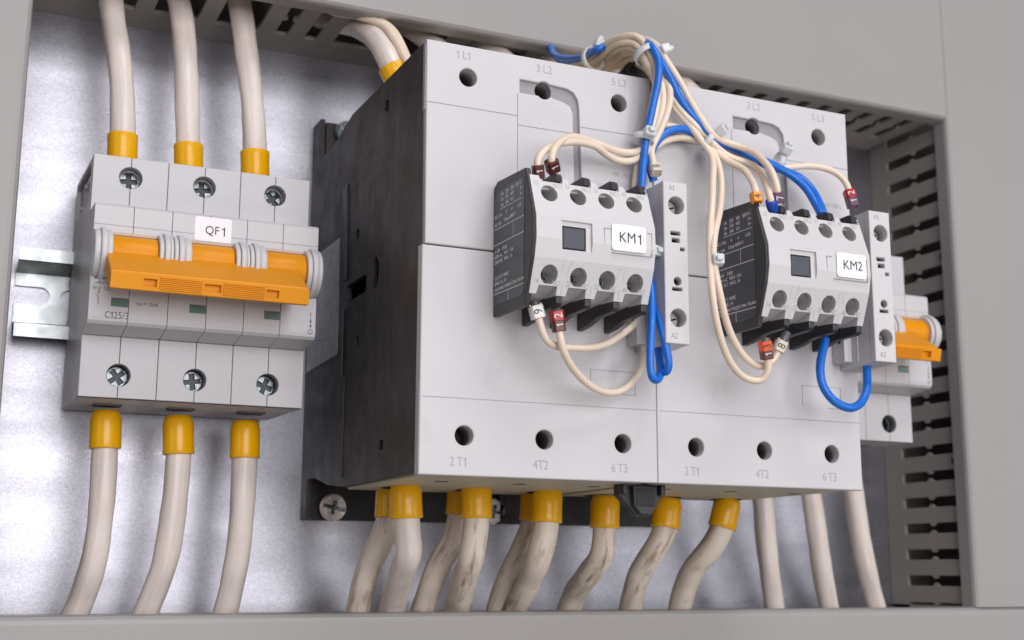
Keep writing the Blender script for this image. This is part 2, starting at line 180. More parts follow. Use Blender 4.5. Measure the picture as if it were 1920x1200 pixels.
# galvanised back plate
def plate_mat():
    m = bpy.data.materials.new('galvanised_plate_steel'); m.use_nodes = True
    nt = m.node_tree; N = nt.nodes; L = nt.links; b = N['Principled BSDF']
    tc = N.new('ShaderNodeTexCoord')
    mp = N.new('ShaderNodeMapping'); mp.inputs['Scale'].default_value = (1300, 1300, 2100); L.new(tc.outputs['Object'], mp.inputs[0])
    n1 = N.new('ShaderNodeTexNoise'); n1.inputs['Scale'].default_value = 1; n1.inputs['Detail'].default_value = 7; n1.inputs['Roughness'].default_value = 0.75
    L.new(mp.outputs[0], n1.inputs['Vector'])
    n2 = N.new('ShaderNodeTexNoise'); n2.inputs['Scale'].default_value = 1; n2.inputs['Detail'].default_value = 6
    mp2 = N.new('ShaderNodeMapping'); mp2.inputs['Scale'].default_value = (14, 14, 90); L.new(tc.outputs['Object'], mp2.inputs[0]); L.new(mp2.outputs[0], n2.inputs['Vector'])
    cr = N.new('ShaderNodeValToRGB'); cr.color_ramp.elements[0].position = 0.30; cr.color_ramp.elements[1].position = 0.66
    cr.color_ramp.elements[0].color = (0.25, 0.25, 0.295, 1); cr.color_ramp.elements[1].color = (0.47, 0.465, 0.51, 1)
    L.new(n1.outputs[0], cr.inputs[0])
    sp = N.new('ShaderNodeTexNoise'); sp.inputs['Scale'].default_value = 900; sp.inputs['Detail'].default_value = 2
    L.new(tc.outputs['Object'], sp.inputs['Vector'])
    sr = N.new('ShaderNodeMapRange'); sr.inputs[1].default_value = 0.70; sr.inputs[2].default_value = 0.76; sr.inputs[4].default_value = 0.7
    L.new(sp.outputs[0], sr.inputs[0])
    mx = N.new('ShaderNodeMix'); mx.data_type = 'RGBA'; mx.inputs[7].default_value = (0.16, 0.15, 0.17, 1)
    L.new(sr.outputs[0], mx.inputs[0]); L.new(cr.outputs[0], mx.inputs[6]); L.new(mx.outputs[2], b.inputs['Base Color'])
    b.inputs['Metallic'].default_value = 0.92
    mr = N.new('ShaderNodeMapRange'); mr.inputs[1].default_value = 0.3; mr.inputs[2].default_value = 0.7
    mr.inputs[3].default_value = 0.26; mr.inputs[4].default_value = 0.38
    L.new(n2.outputs[0], mr.inputs[0]); L.new(mr.outputs[0], b.inputs['Roughness'])
    bp = N.new('ShaderNodeBump'); bp.inputs['Strength'].default_value = 0.17; bp.inputs['Distance'].default_value = 0.0003
    L.new(n1.outputs[0], bp.inputs['Height']); L.new(bp.outputs[0], b.inputs['Normal'])
    return m
M['plate'] = plate_mat()

# ---------------------------------------------------------------- object helpers
def thing(name, label, cat, group=None, loc=(0, 0, 0), kind=None):
    o = bpy.data.objects.new(name, None); C.objects.link(o); o.empty_display_size = 0.01
    o.location = Vector(loc)*S; o['label'] = label; o['category'] = cat
    if group: o['group'] = group
    if kind: o['kind'] = kind
    return o
def world_loc(o):
    v = Vector((0, 0, 0))
    while o: v += o.location; o = o.parent
    return v

class MB:
    """collects geometry in world millimetres; build() links it as ONE mesh object"""
    def __init__(s): s.v = []; s.f = []; s.sm = []; s.flow = {}
    def add(s, vs, fs, smooth=False):
        n = len(s.v); s.v += [tuple(v) for v in vs]
        for f in fs: s.f.append(tuple(i+n for i in f)); s.sm.append(smooth)
        return s
    def box(s, x0, x1, y0, y1, z0, z1):
        vs = [(x, y, z) for x in (x0, x1) for y in (y0, y1) for z in (z0, z1)]
        return s.add(vs, [(0,1,3,2), (4,6,7,5), (0,4,5,1), (2,3,7,6), (0,2,6,4), (1,5,7,3)])
    def prism_x(s, prof, x0, x1):            # prof: (y, z)
        n = len(prof); vs = [(x0, y, z) for y, z in prof] + [(x1, y, z) for y, z in prof]
        fs = [tuple(range(n)), tuple(range(2*n-1, n-1, -1))] + [(i, i+n, (i+1) % n+n, (i+1) % n) for i in range(n)]
        return s.add(vs, fs)
    def prism_y(s, prof, y0, y1):            # prof: (x, z)
        n = len(prof); vs = [(x, y0, z) for x, z in prof] + [(x, y1, z) for x, z in prof]
        fs = [tuple(range(n)), tuple(range(2*n-1, n-1, -1))] + [(i, i+n, (i+1) % n+n, (i+1) % n) for i in range(n)]
        return s.add(vs, fs)
    def prism_z(s, prof, z0, z1):
        n = len(prof); vs = [(x, y, z0) for x, y in prof] + [(x, y, z1) for x, y in prof]
        fs = [tuple(range(n)), tuple(range(2*n-1, n-1, -1))] + [(i, i+n, (i+1) % n+n, (i+1) % n) for i in range(n)]
        return s.add(vs, fs)
    def lathe(s, origin, axis, prof, seg=32, cap0=True, cap1=True, squash=(1, 1)):   # prof: (t along axis, radius)
        a = Vector(axis).normalized(); o = Vector(origin)
        u = a.orthogonal().normalized(); v = a.cross(u)
        vs = []
        for t, r in prof:
            for k in range(seg):
                an = 2*math.pi*k/seg
                vs.append(tuple(o + a*t + u*(r*math.cos(an)*squash[0]) + v*(r*math.sin(an)*squash[1])))
        fs = []
        for i in range(len(prof)-1):
            for k in range(seg):
                fs.append((i*seg+k, i*seg+(k+1) % seg, (i+1)*seg+(k+1) % seg, (i+1)*seg+k))
        s.add(vs, fs, True)
        n = len(s.v)-len(vs)
        if cap0: s.f.append(tuple(n+k for k in range(seg-1, -1, -1))); s.sm.append(False)
        if cap1: s.f.append(tuple(n+(len(prof)-1)*seg+k for k in range(seg))); s.sm.append(False)
        return s
    def tube(s, pts, r, seg=14, smooth_pts=True, wob=0.0, flat=1.0, lobes=0, amp=0.0, twist=0.06):
        P = curve_pts(pts) if smooth_pts else [Vector(p) for p in pts]
        n0 = len(s.v); run = random.random()*500
        n = len(P); up = None; vs = []
        ph = random.random()*9
        for i in range(n):
            t = (P[min(i+1, n-1)] - P[max(i-1, 0)]).normalized()
            if up is None: up = t.orthogonal().normalized()
            else: up = (up - t*up.dot(t)).normalized()
            b = t.cross(up)
            if i: run += (P[i]-P[i-1]).length
            rr = r*(1 + wob*math.sin(i*0.21+ph) + wob*0.6*math.sin(i*0.47+ph*2))
            for k in range(seg):
                an = 2*math.pi*k/seg
                s.flow[n0+len(vs)] = (run*S, r*math.cos(an)*S, r*math.sin(an)*S)
                r2 = rr*(1 + amp*math.cos(lobes*an - twist*i*lobes + ph)) if lobes else rr
                vs.append(tuple(P[i] + up*(r2*math.cos(an)) + b*(r2*flat*math.sin(an))))
        fs = [(i*seg+k, i*seg+(k+1) % seg, (i+1)*seg+(k+1) % seg, (i+1)*seg+k) for i in range(n-1) for k in range(seg)]
        m = len(s.v); s.add(vs, fs, True)
        s.f.append(tuple(m+k for k in range(seg-1, -1, -1))); s.sm.append(False)
        s.f.append(tuple(m+(n-1)*seg+k for k in range(seg))); s.sm.append(False)
        return s
    def flat(s, outline, holes, y, th, mp=None, rnd=0.0):
        """flat sheet with real holes: outline/holes are (u, v) loops, filled and given thickness th going back from depth y"""
        vs, fs = fill2d(outline, holes, th, rnd)
        if mp is None: mp = lambda u, v, w_: (u, y + w_, v)
        return s.add([mp(a, b, c) for a, b, c in vs], fs)
    def text(s, txt, u, v, size, mp, sx=1.0, align='CENTER', rot=0.0, bold=0.0):
        cu = bpy.data.curves.new('t', 'FONT'); cu.body = txt; cu.size = size*1.38; cu.align_x = align; cu.align_y = 'CENTER'
        cu.extrude = 0.02; cu.offset = bold; cu.resolution_u = 3
        ob = bpy.data.objects.new('t', cu); me = bpy.data.meshes.new_from_object(ob)
        c_, s_ = math.cos(rot), math.sin(rot)
        vs = []
        for q in me.vertices:
            a, b = q.co.x*sx, q.co.y
            a, b = a*c_-b*s_, a*s_+b*c_
            vs.append(mp(u+a, v+b, q.co.z))
        s.add(vs, [tuple(p.vertices) for p in me.polygons])
        bpy.data.objects.remove(ob); bpy.data.curves.remove(cu); bpy.data.meshes.remove(me)
        return s
    def spaced(s, txt, u, v, size, mp, sx=1.0):
        """centred line set letter by letter, with a flagged numeral one"""
        adv = lambda c: {' ': 0.30, '1': 0.62, '/': 0.42, 'L': 0.62, 'T': 0.72, 'A': 0.84, 'C': 0.84}.get(c, 0.74)*size*sx
        x = u - sum(adv(c) for c in txt)/2
        for c in txt:
            a = adv(c)
            if c == '1': s.one(x+a*0.5, v, size*1.0, mp)
            elif c != ' ': s.text(c, x+a*0.5, v, size, mp, sx)
            x += a
        return s
    def one(s, u, v, h, mp):
        w_ = h*0.13; z0, z1 = v-h/2, v+h/2
        P = [(u, z0), (u+w_, z0), (u+w_, z1), (u+w_*0.2, z1), (u-w_*0.4, z1-h*0.12), (u-w_*1.6, z1-h*0.2), (u-w_*1.6, z1-h*0.31), (u, z1-h*0.24)]
        return s.add([mp(a, b, 0.02) for a, b in P], [tuple(range(8))])
    def build(s, name, m, parent=None, bevel=0.0, label=None, seg=2):
        me = bpy.data.meshes.new(name)
        o = bpy.data.objects.new(name, me); C.objects.link(o)
        if parent is not None:
            o.parent = parent; off = world_loc(parent)/S
        else:
            xs = [(min(v[i] for v in s.v)+max(v[i] for v in s.v))/2 for i in range(3)]
            off = Vector(xs); o.location = off*S
        me.from_pydata([tuple((Vector(v)-off)*S) for v in s.v], [], s.f)
        for p, sm in zip(me.polygons, s.sm): p.use_smooth = sm
        bm = bmesh.new(); bm.from_mesh(me); bmesh.ops.recalc_face_normals(bm, faces=bm.faces); bm.to_mesh(me); bm.free()
        me.materials.append(m)
        if s.flow:
            fa = me.attributes.new('flow', 'FLOAT_VECTOR', 'POINT')
            for k, v in s.flow.items(): fa.data[k].vector = v
        if bevel:
            bv = o.modifiers.new('bevel', 'BEVEL'); bv.width = bevel*S; bv.segments = seg; bv.limit_method = 'ANGLE'; bv.angle_limit = math.radians(40)
            bv.use_clamp_overlap = True
            bv.harden_normals = False
        if label: o['label'] = label
        return o
def tag(o, label, cat, group=None, kind=None):
    o['label'] = label; o['category'] = cat
    if group: o['group'] = group
    if kind: o['kind'] = kind
    return o
def curve_pts(pts, step=1.0):
    P = [Vector(p) for p in pts]; out = []
    E = [P[0]*2-P[1]] + P + [P[-1]*2-P[-2]]
    for i in range(1, len(E)-2):
        p0, p1, p2, p3 = E[i-1:i+3]
        d0, d1, d2 = max(1e-3, (p1-p0).length**0.5), max(1e-3, (p2-p1).length**0.5), max(1e-3, (p3-p2).length**0.5)
        m1 = (p2-p1) + ((p1-p0)/d0 - (p2-p0)/(d0+d1))*d1*1.0
        m2 = (p2-p1) + ((p3-p2)/d2 - (p3-p1)/(d1+d2))*d1*1.0
        n = max(3, int((p2-p1).length/step))
        for k in range(n):
            t = k/n; t2 = t*t; t3 = t2*t
            out.append(p1*(2*t3-3*t2+1) + m1*(t3-2*t2+t) + p2*(-2*t3+3*t2) + m2*(t3-t2))
    out.append(P[-1])
    for _ in range(2):
        out = [out[0]] + [(out[i-1]+out[i]*2+out[i+1])/4 for i in range(1, len(out)-1)] + [out[-1]]
    return out
def circ(cx, cy, r, n=28, a0=0, a1=360):
    full = abs(a1-a0) >= 360
    return [(cx+r*math.cos(math.radians(a0+(a1-a0)*k/(n if full else n-1))), cy+r*math.sin(math.radians(a0+(a1-a0)*k/(n if full else n-1)))) for k in range(n)]
def rect(x0, x1, z0, z1, r=0.0):
    if r <= 0: return [(x0, z0), (x1, z0), (x1, z1), (x0, z1)]
    return (circ(x1-r, z0+r, r, 5, -90, 0) + circ(x1-r, z1-r, r, 5, 0, 90) + circ(x0+r, z1-r, r, 5, 90, 180) + circ(x0+r, z0+r, r, 5, 180, 270))
def fill2d(outline, holes, th, rnd=0.0):
    cu = bpy.data.curves.new('f', 'CURVE'); cu.dimensions = '2D'; cu.fill_mode = 'BOTH'
    for lp in [outline] + list(holes):
        sp = cu.splines.new('POLY'); sp.points.add(len(lp)-1)
        for i, (a, b) in enumerate(lp): sp.points[i].co = (a, b, 0, 1)
        sp.use_cyclic_u = True
    cu.extrude = max(0.0, th/2-rnd); cu.bevel_depth = rnd; cu.bevel_resolution = 1; cu.offset = -rnd
    ob = bpy.data.objects.new('f', cu); me = bpy.data.meshes.new_from_object(ob)
    vs = [(q.co.x, q.co.y, q.co.z+th/2) for q in me.vertices]; fs = [tuple(p.vertices) for p in me.polygons]
    bpy.data.objects.remove(ob); bpy.data.curves.remove(cu); bpy.data.meshes.remove(me)
    return vs, fs
def side(x):                # a map for things on a face that looks towards -X: u runs from back to front (towards -Y)
    return lambda u, v, w_: (x - w_, -u, v)
def front(y): return lambda u, v, w_: (u, y - w_, v)

# ================================================================ SETTING
o = MB().box(-220, 420, -8, -4, -140, 330).build('mounting_plate', M['plate'])
tag(o, 'galvanised steel mounting plate behind all the devices', 'mounting plate', kind='structure')
o = MB().box(-900, 1100, 40, 60, -800, 900).build('cabinet_back_wall', M['lid'])
tag(o, 'plain grey cabinet back behind the mounting plate', 'cabinet wall', kind='structure')

# ---------------- slotted trunking
PITCH = 12.77
def slot(c, a, b, w_, mid):                     # slot across the wall with the narrow waist halfway
    h = w_/2; n = h*0.42
    return [(a, c-h+0.8), (a+0.8, c-h), (mid-2.2, c-h), (mid-0.7, c-n), (mid+0.7, c-n), (mid+2.2, c-h), (b-2.2, c-h), (b, c-n), (b, c+n),
            (b-2.2, c+h), (mid+2.2, c+h), (mid+0.7, c+n), (mid-0.7, c+n), (mid-2.2, c+h), (a+0.8, c+h), (a, c+h-0.8)]
def opening(c0, c1, a, b):
    return [(a, c0-2.6), (a+0.4, (c0+c1)/2-1.0), (a-0.5, (c0+c1)/2), (a+0.3, (c0+c1)/2+1.2), (a, c1+2.6), (b-7, c1+2.6), (b-6, c1+2.0), (b-2, c1+2.4), (b, c1+1.2), (b, c0-1.2),
            (b-2, c0-2.4), (b-6, c0-2.0), (b-7, c0-2.6)]
def lid_profile(zc0, zc1, lip=8):
    """C-shaped lid, (y, across)"""
    out = [(-60, zc0), (-67, zc0), (-68.4, zc0+0.5), (-69.3, zc0+1.6), (-69.6, zc0+3.2), (-69.6, zc1-3.2), (-69.3, zc1-1.6), (-68.4, zc1-0.5), (-67, zc1), (-60, zc1)]
    inn = [(-60, zc1-1.4), (-66, zc1-1.4), (-68, zc1-3), (-68, zc0+3), (-66, zc0+1.4), (-60, zc0+1.4)]
    return out + inn
bmp_ = None
def trunk(name, label, u0, u1, wall, far, mp, mplid, lidlim, slots, opens, rivets, sgn):
    """mp(u, depth, across): u along the run, depth 8..68 out of the plate, across from the slotted wall"""
    t = thing(name, label, 'cable trunking', 'slotted cable trunking framing the plate', loc=mp((u0+u1)/2, 8, 0))
    holes = [[(d, u) for d, u in h] for h in slots+opens]
    holes += [circ(57.5, u, 1.5, 14) for u in rivets]
    b = MB(); vs, fs = fill2d([(8, u0), (63.5, u0), (63.5, u1), (8, u1)], holes, 1.8, 0.25)
    b.add([mp(v_, u_, w_) for u_, v_, w_ in vs], fs)
    b.build('slotted_wall', M['duct'], t)
    b = MB()                                                    # rounded ridge the lid clips over, ring bosses round the rivet holes
    b.tube([mp(u0, 63.8, 0.6), mp(u1, 63.8, 0.6)], 1.5, 8, False)
    for u in rivets:
        c0 = Vector(mp(u, 57.5, 0.2)); c1 = Vector(mp(u, 57.5, -0.8)); b.lathe(c0, c1-c0, [(0, 2.5), (0.8, 2.3), (0.9, 1.6), (0.2, 1.5)], 20, False, False)
    b.build('clip_ridge', M['duct'], t)
    b = MB()
    pr = [mp(u0, 8.02, 1.9), mp(u1, 8.02, 1.9), mp(u1, 8.02, far), mp(u0, 8.02, far)]
    pr2 = [mp(u0, 9.8, 1.9), mp(u1, 9.8, 1.9), mp(u1, 9.8, far), mp(u0, 9.8, far)]
    b.add(pr+pr2, [(0,1,2,3), (7,6,5,4), (0,4,5,1), (1,5,6,2), (2,6,7,3), (3,7,4,0)])
    b.add([mp(u0, 9, far), mp(u1, 9, far), mp(u1, 62, far), mp(u0, 62, far), mp(u0, 9, far+1.8), mp(u1, 9, far+1.8), mp(u1, 62, far+1.8), mp(u0, 62, far+1.8)],
          [(0,1,2,3), (7,6,5,4), (0,4,5,1), (1,5,6,2), (2,6,7,3), (3,7,4,0)])
    b.build('back_channel', M['duct'], t)
    b = MB(); prof = lid_profile(-1.4 if mp is bmp_ else -2.1, far+4)
    n = len(prof); l0, l1 = lidlim
    vs = [mplid(l0, -y, a) for y, a in prof] + [mplid(l1, -y, a) for y, a in prof]
    fs = [tuple(range(n)), tuple(range(2*n-1, n-1, -1))] + [(i, i+n, (i+1) % n+n, (i+1) % n) for i in range(n)]
    b.add(vs, fs); b.build('lid', M['lid'], t, bevel=0.25)
    return t
# top run: slotted wall looks down at Z = 196
tm = lambda u, d, a: (u, -d, 196+a)
tc_ = [-21 + PITCH*k for k in range(-9, 30)]
op_idx = {-33.8: 1}
opens_top = []; slots_top = []
groups = [(-6, -5), (-4, -3), (-2, -1), (2, 3), (4, 5), (7, 8), (9, 10), (12, 13)]
used = set()
for a_, b_ in groups:
    opens_top.append(opening(-21+PITCH*a_, -21+PITCH*b_, 26, 63-2)); used |= {a_, b_}
for k in range(-8, 26):
    if k not in used: slots_top.append(slot(-21+PITCH*k, 26.5, 61, 5.4, 43))
def swap(loops): return loops
trunk('cable_trunking', 'horizontal grey slotted trunking along the top with broken-out openings underneath', -145, 309.0, 0, 78,
      tm, tm, (-145, 309.2), slots_top, opens_top, [23.3, 189], 1)
# right run: slotted wall looks left at X = 311.5
rm = lambda u, d, a: (311.5+a, -d, u)
slots_r = [slot(-34.2+12.77*k, 20.8, 60, 5.0, 40.5) for k in range(-1, 20)]
trunk('cable_trunking', 'vertical grey slotted trunking down the right side of the plate', -46.2, 290, 0, 78,
      rm, rm, (-46.3, 292), slots_r, [], [25-1.8, 125.5], 1)
# bottom run: slotted wall looks up at Z = -46
bmp = lambda u, d, a: (u, -d, -47.6-a)
bmp_ = bmp
slots_b = []; opens_b = []
for k in range(-9, 24):
    c = -33+PITCH*k
    slots_b.append(slot(c, 20, 60, 6.4, 40))
trunk('cable_trunking', 'horizontal grey slotted trunking along the bottom that the thick cables drop into', -150, 400, 0, 78,
      bmp, bmp, (-150, 410), slots_b, [], [], 1)
# left run: only the edge of its lid shows
lm_ = lambda u, d, a: (-125.5-a, -d, u)
trunk('cable_trunking', 'vertical grey trunking at the left edge, seen as a narrow lid', -46.2, 194, 0, 40,
      lm_, lm_, (-46.3, 320), [slot(-34.2+12.77*k, 20.8, 60, 5.0, 40.5) for k in range(0, 18)], [], [], 1)

# ---------------- DIN rail
def din_rail(x0, x1, label):
    t = thing('mounting_rail', label, 'mounting rail', loc=((x0+x1)/2, -8, 76))
    zt, zb = 94.0, 58.9
    b = MB()
    holes = []
    x = x0
    out = [(x0, 63.8), (x1, 63.8), (x1, 89.2), (x0, 89.2)]
    # open slot at the cut end, then closed slots
    sl = [(x0, 72.3), (x0, 79.0)]
    outline = [(x0, 64.5), (x1, 64.5), (x1, 85.2), (x0, 85.2), (x0, 79.6)] + [(x0+9.6, 79.6) for k in range(1)] + \
              [(x0+9.6+3.7*math.sin(math.radians(a)), 75.9+3.7*math.cos(math.radians(a))) for a in range(10, 180, 14)] + [(x0+9.6, 72.2), (x0, 72.2)]
    hx = x0+17.5
    while hx+15 < x1:
        holes.append(circ(hx+3.2, 75.9, 3.4, 10, 90, 270) + circ(hx+11, 75.9, 3.4, 10, -90, 90)); hx += 25
    b.flat(outline, holes, -9.6, 1.2)
    b.prism_x([(-8.4, 85.8), (-9.6, 85.8), (-21.9, 88.2), (-21.9, 92.1), (-23.0, 92.1), (-23.0, 87.2), (-22.4, 86.9), (-9.6, 84.6), (-8.4, 84.6)], x0, x1)
    b.prism_x([(-8.4, 65.0), (-9.6, 65.0), (-21.9, 62.4), (-21.9, 57.1), (-23.0, 57.1), (-23.0, 61.6), (-22.4, 61.5), (-9.6, 63.9), (-8.4, 63.9)], x0, x1)
    b.build('rail_profile', M['rail'], t, bevel=0.35)
    return t
din_rail(-118.9, -12, 'silver top-hat mounting rail with a slotted cut end sticking out left of the left breaker')

# ================================================================ CIRCUIT BREAKERS
def screw_head(b, cx, cy, cz, r, rot, th=0.8, slotted=False):
    wd = r*0.22
    L_ = r*0.80
    K_ = L_
    if slotted: wd, L_, K_ = r*0.15, r*0.93, r*0.58
    cr = [(wd, wd), (L_, wd), (L_, -wd), (wd, -wd), (wd*1.3, -K_), (-wd*1.3, -K_), (-wd, -wd), (-L_, -wd), (-L_, wd), (-wd, wd), (-wd*1.3, K_), (wd*1.3, K_)]
    c_, s_ = math.cos(rot), math.sin(rot)
    cr = [(cx+a*c_-d*s_, cz+a*s_+d*c_) for a, d in cr]
    b.flat(circ(cx, cz, r, 26), [cr], cy, th, rnd=0.12)
    b.lathe((cx, cy+th+0.5, cz), (0, 1, 0), [(0, r*0.98), (2.5, r*0.95)], 26)
def half_plate(b, x0, x1, z0, z1, side_, cz, r, y, th):
    """half-module cover plate with half of the round screw opening bitten out of one side"""
    if side_ == 'R':
        arc = [(x1 + r*math.cos(math.radians(a)), cz + r*math.sin(math.radians(a))) for a in range(270, 89, -12)]
        out = [(x0, z0), (x1, z0)] + arc + [(x1, z1), (x0, z1)]
    else:
        arc = [(x0 + r*math.cos(math.radians(a)), cz + r*math.sin(math.radians(a))) for a in range(90, -91, -12)]
        out = [(x0, z0), (x1, z0), (x1, z1), (x0, z1)] + arc
    b.flat(out, [], y, th, rnd=0.18)
def breaker(dx, label, tagtext):
    BE = 72.2 if tagtext else 67.0
    t = thing('circuit_breaker', label, 'circuit breaker', 'three-pole breakers with yellow toggle bars', loc=(-58.3+dx, -16, 74))
    X0 = -98.8+dx; P = 27.0; g = 0.10
    b = MB()
    # core behind the face plates, and side cheek with the recessed corner
    b.prism_x([(-16.5, 30.8), (-58, 29.8), (-60.5, 31), (-60.5, 51), (-81, 54.5), (-81, 66), (-76, 69), (-76, 84), (-81, 87), (-81, 95), (-60.5, 97), (-60.5, 116.5), (-58, 118.4), (-16.5, 120.5)], X0+1.6, X0+81-0.2)
    outline = [(16.5, 30.6), (56, 29.3), (67.6, 29.3), (67.6, 52), (85.6, 54.6), (85.8, 68), (85.8, 87), (85.6, 95.6), (67.6, 96.4), (67.6, 118.2), (58, 118.8), (16.5, 121.2)]
    rec = [(64.5, 116.3), (60, 117.0), (26, 118.6), (21, 117.5), (21.5, 104.5), (35, 104.8), (52, 103.6), (64.5, 101.2)]
    h1 = [(77.6+2*math.cos(a*0.6283), 92+3*math.sin(a*0.6283)) for a in range(10)]
    vs, fs = fill2d(outline, [rec, h1], 1.5, 0.15)
    b.add([(X0+c, -a, d) for a, d, c in vs], fs)
    for yy, zz in ((-57, 112), (-42, 113.5), (-30, 108)):        # pegs in the recess
        b.lathe((X0+0.4, yy, zz), (1, 0, 0), [(0, 1.2), (1.6, 1.2)], 12)
    for h in range(6):                                            # face plates, one per half module
        x0 = X0 + h*13.5 + g; x1 = X0 + (h+1)*13.5 - g; sd = 'R' if h % 2 == 0 else 'L'
        half_plate(b, x0, x1, 97.2, 118.5, sd, 110.8, 4.1, -71, 5)
        half_plate(b, x0, x1, 29.3, 51.3, sd, 37.5, 4.1, -71, 5)
        # sloping rear lip of the lower terminal face and the shoulder
        b.prism_x([(-66, 29.25), (-70, 29.0), (-62, 29.3), (-18, 30.3), (-18, 31.5), (-66, 31.5)], x0, x1)
        b.prism_x([(-70.4, 51.4), (-84.6, 53.2), (-85.7, 54.2), (-86, 55.6), (-86, 68.6), (-82, 71), (-76, 71), (-66, 66), (-66, 51.4)], x0, x1)
        b.prism_x([(-66, 97.1), (-85.2, 96.3), (-86, 95.4), (-86, 88.6), (-85.75, 88.45), (-86.0, 88.3), (-86.05, 85.4), (-80, 84), (-66, 82)], x0, x1)
    b.build('housing', M['breaker'], t, bevel=0.3)
    for k in range(3):
        b = MB(); b.box(X0+6.2+P*k, X0+21.9+P*k, -86.5, -80, 84.9, 85.9)
        we = b.build('window_edge', M['tan'], t)
        b = MB(); b.box(X0+6.3+P*k, X0+21.8+P*k, -86.35, -80, 83.2, 84.85); b.build('window_slot', M['hole'], we)
    # collars round the toggle shaft
    ax, az = -85.3, 77.9
    rings = [(0.15, 2.3, 8.5), (2.3, 4.3, 9.4), (4.3, 6.2, 8.6)]
    for k in (1, 2):
        m_ = P*k
        rings += [(m_-5.0, m_-3.4, 8.6), (m_-3.3, m_-1.4, 9.4), (m_-1.3, m_-0.12, 8.7), (m_+0.12, m_+1.6, 8.7), (m_+1.7, m_+3.6, 9.4), (m_+3.7, m_+6.2, 8.6)]
    rings += [(75.4, 77.2, 8.6), (77.2, 79.4, 9.5), (79.4, 81.0, 8.9)]
    for r0, r1, rad in rings:
        b = MB(); b.lathe((X0+r0, ax, az), (1, 0, 0), [(0, rad-0.25), (0.25, rad), (r1-r0-0.25, rad), (r1-r0, rad-0.25)], 56)
        b.build('shaft_collar', M['aux'], t)
    tg = MB()
    for k in range(3):
        tg.lathe((X0+6.2+P*k, ax, az), (1, 0, 0), [(0, 6.9), (15.7 if k < 2 else 15.2, 6.9)], 56)
    tg.prism_x([(-88, 80.5), (-92.6, 77.2), (-106.4, 68.0), (-106.6, 66.9), (-105.6, 61.9), (-92.5, 68.6), (-88, 72)], X0+4.2, X0+BE)
    tgo = tg.build('toggle_bar', M['toggle'], t, bevel=0.5)
    # front strip with three square pockets and grip ribs
    def tmap(u, v, w_):                                           # v 0..1 up the sloping front
        return (u, -105.3-1.3*(v/5.4) - 1.9 + w_, 61.6+v)
    pockets = [rect(X0+15.0+d, X0+15.0+w9+d, 1.3, 3.9) for d, w9 in ((0, 4.3), (20.4, 5.6), (41.9, 4.4))]
    b = MB(); vs, fs = fill2d(rect(X0+4.2, X0+BE, 0.0, 5.4, 0.4), pockets, 2.0, 0.15)
    b.add([tmap(u, v, w_) for u, v, w_ in vs], fs)
    for z in [0.7+0.62*k for k in range(7)]:
        for a_, c_ in ((20.4, 34.6), (41.8, 56.2)):
            b.add([tmap(X0+a_, z, -0.42), tmap(X0+c_, z, -0.42), tmap(X0+c_, z+0.3, -0.42), tmap(X0+a_, z+0.3, -0.42),
                   tmap(X0+a_, z-0.08, 0.1), tmap(X0+c_, z-0.08, 0.1), tmap(X0+c_, z+0.38, 0.1), tmap(X0+a_, z+0.38, 0.1)],
                  [(0,1,2,3), (0,4,5,1), (1,5,6,2), (2,6,7,3), (3,7,4,0)])
    b.build('grip_strip', M['toggle'], tgo)
    # screws, green windows
    for k in range(3):
        xc = X0+13.5+P*k
        for zc in (110.8, 37.5):
            b = MB(); screw_head(b, xc, -65.6, zc, 3.75, random.uniform(0, 1.5)); so = b.build('terminal_screw', M['screw'], t)
            b = MB(); b.lathe((xc, -64.7, zc), (0, 1, 0), [(0, 3.5), (0.2, 3.5)], 24); b.build('cross_recess', M['screw_dark'], so)
            b = MB(); b.lathe((xc, -70.8, zc), (0, 1, 0), [(0, 4.06), (4.6, 4.06), (4.6, 4.5), (-0.0, 4.5)], 28, False, False); b.build('screw_well', M['breaker'], t)
        b = MB(); b.box(X0+7.5+P*k, X0+13.3+P*k, -86.08, -85.5, 59.4, 62.5); wf = b.build('indicator_window', M['seam'], t)
        b = MB(); b.box(X0+7.7+P*k, X0+13.2+P*k, -86.16, -85.6, 59.6, 61.8); b.build('indicator', M['green'], wf)
    # printing
    b = MB(); F = front(-86.03)
    b.text('I', X0+79.0, 62.2, 1.9, F); b.box(X0+78.9, X0+79.1, -86.06, -86.0, 57.2, 61.2)
    b.add([F(X0+78.5, 59.6, 0), F(X0+79.5, 59.6, 0), F(X0+79, 60.9, 0)], [(0, 1, 2)])
    b.add([F(X0+78.5, 58.6, 0), F(X0+79.5, 58.6, 0), F(X0+79, 57.3, 0)], [(0, 1, 2)])
    b.text('O', X0+79.0, 55.9, 1.8, F)
    if tagtext:
        b.text('~400V', X0+4.0, 67.4, 1.4, F, 0.95); b.text('In = 125', X0+4.2, 65.5, 1.4, F, 0.95)
        b.box(X0+3.1, X0+3.3, -86.06, -86.0, 59.6, 61.6); b.add([F(X0+2.5, 63.2, 0), F(X0+2.7, 63.3, 0), F(X0+3.3, 61.5, 0), F(X0+3.1, 61.5, 0)], [(0, 1, 2, 3)])
        b.box(X0+3.1, X0+3.3, -86.06, -86.0, 63.4, 65.4); b.text('x', X0+3.2, 64.4, 1.0, F)
        b.spaced('C125/3', X0+9.8, 56.2, 2.5, F, 0.80)
        b.text('Icu = 15kA', X0+19.8, 61.0, 1.35, F, 0.9)
    b.build('lettering', M['dark_ink'], t)
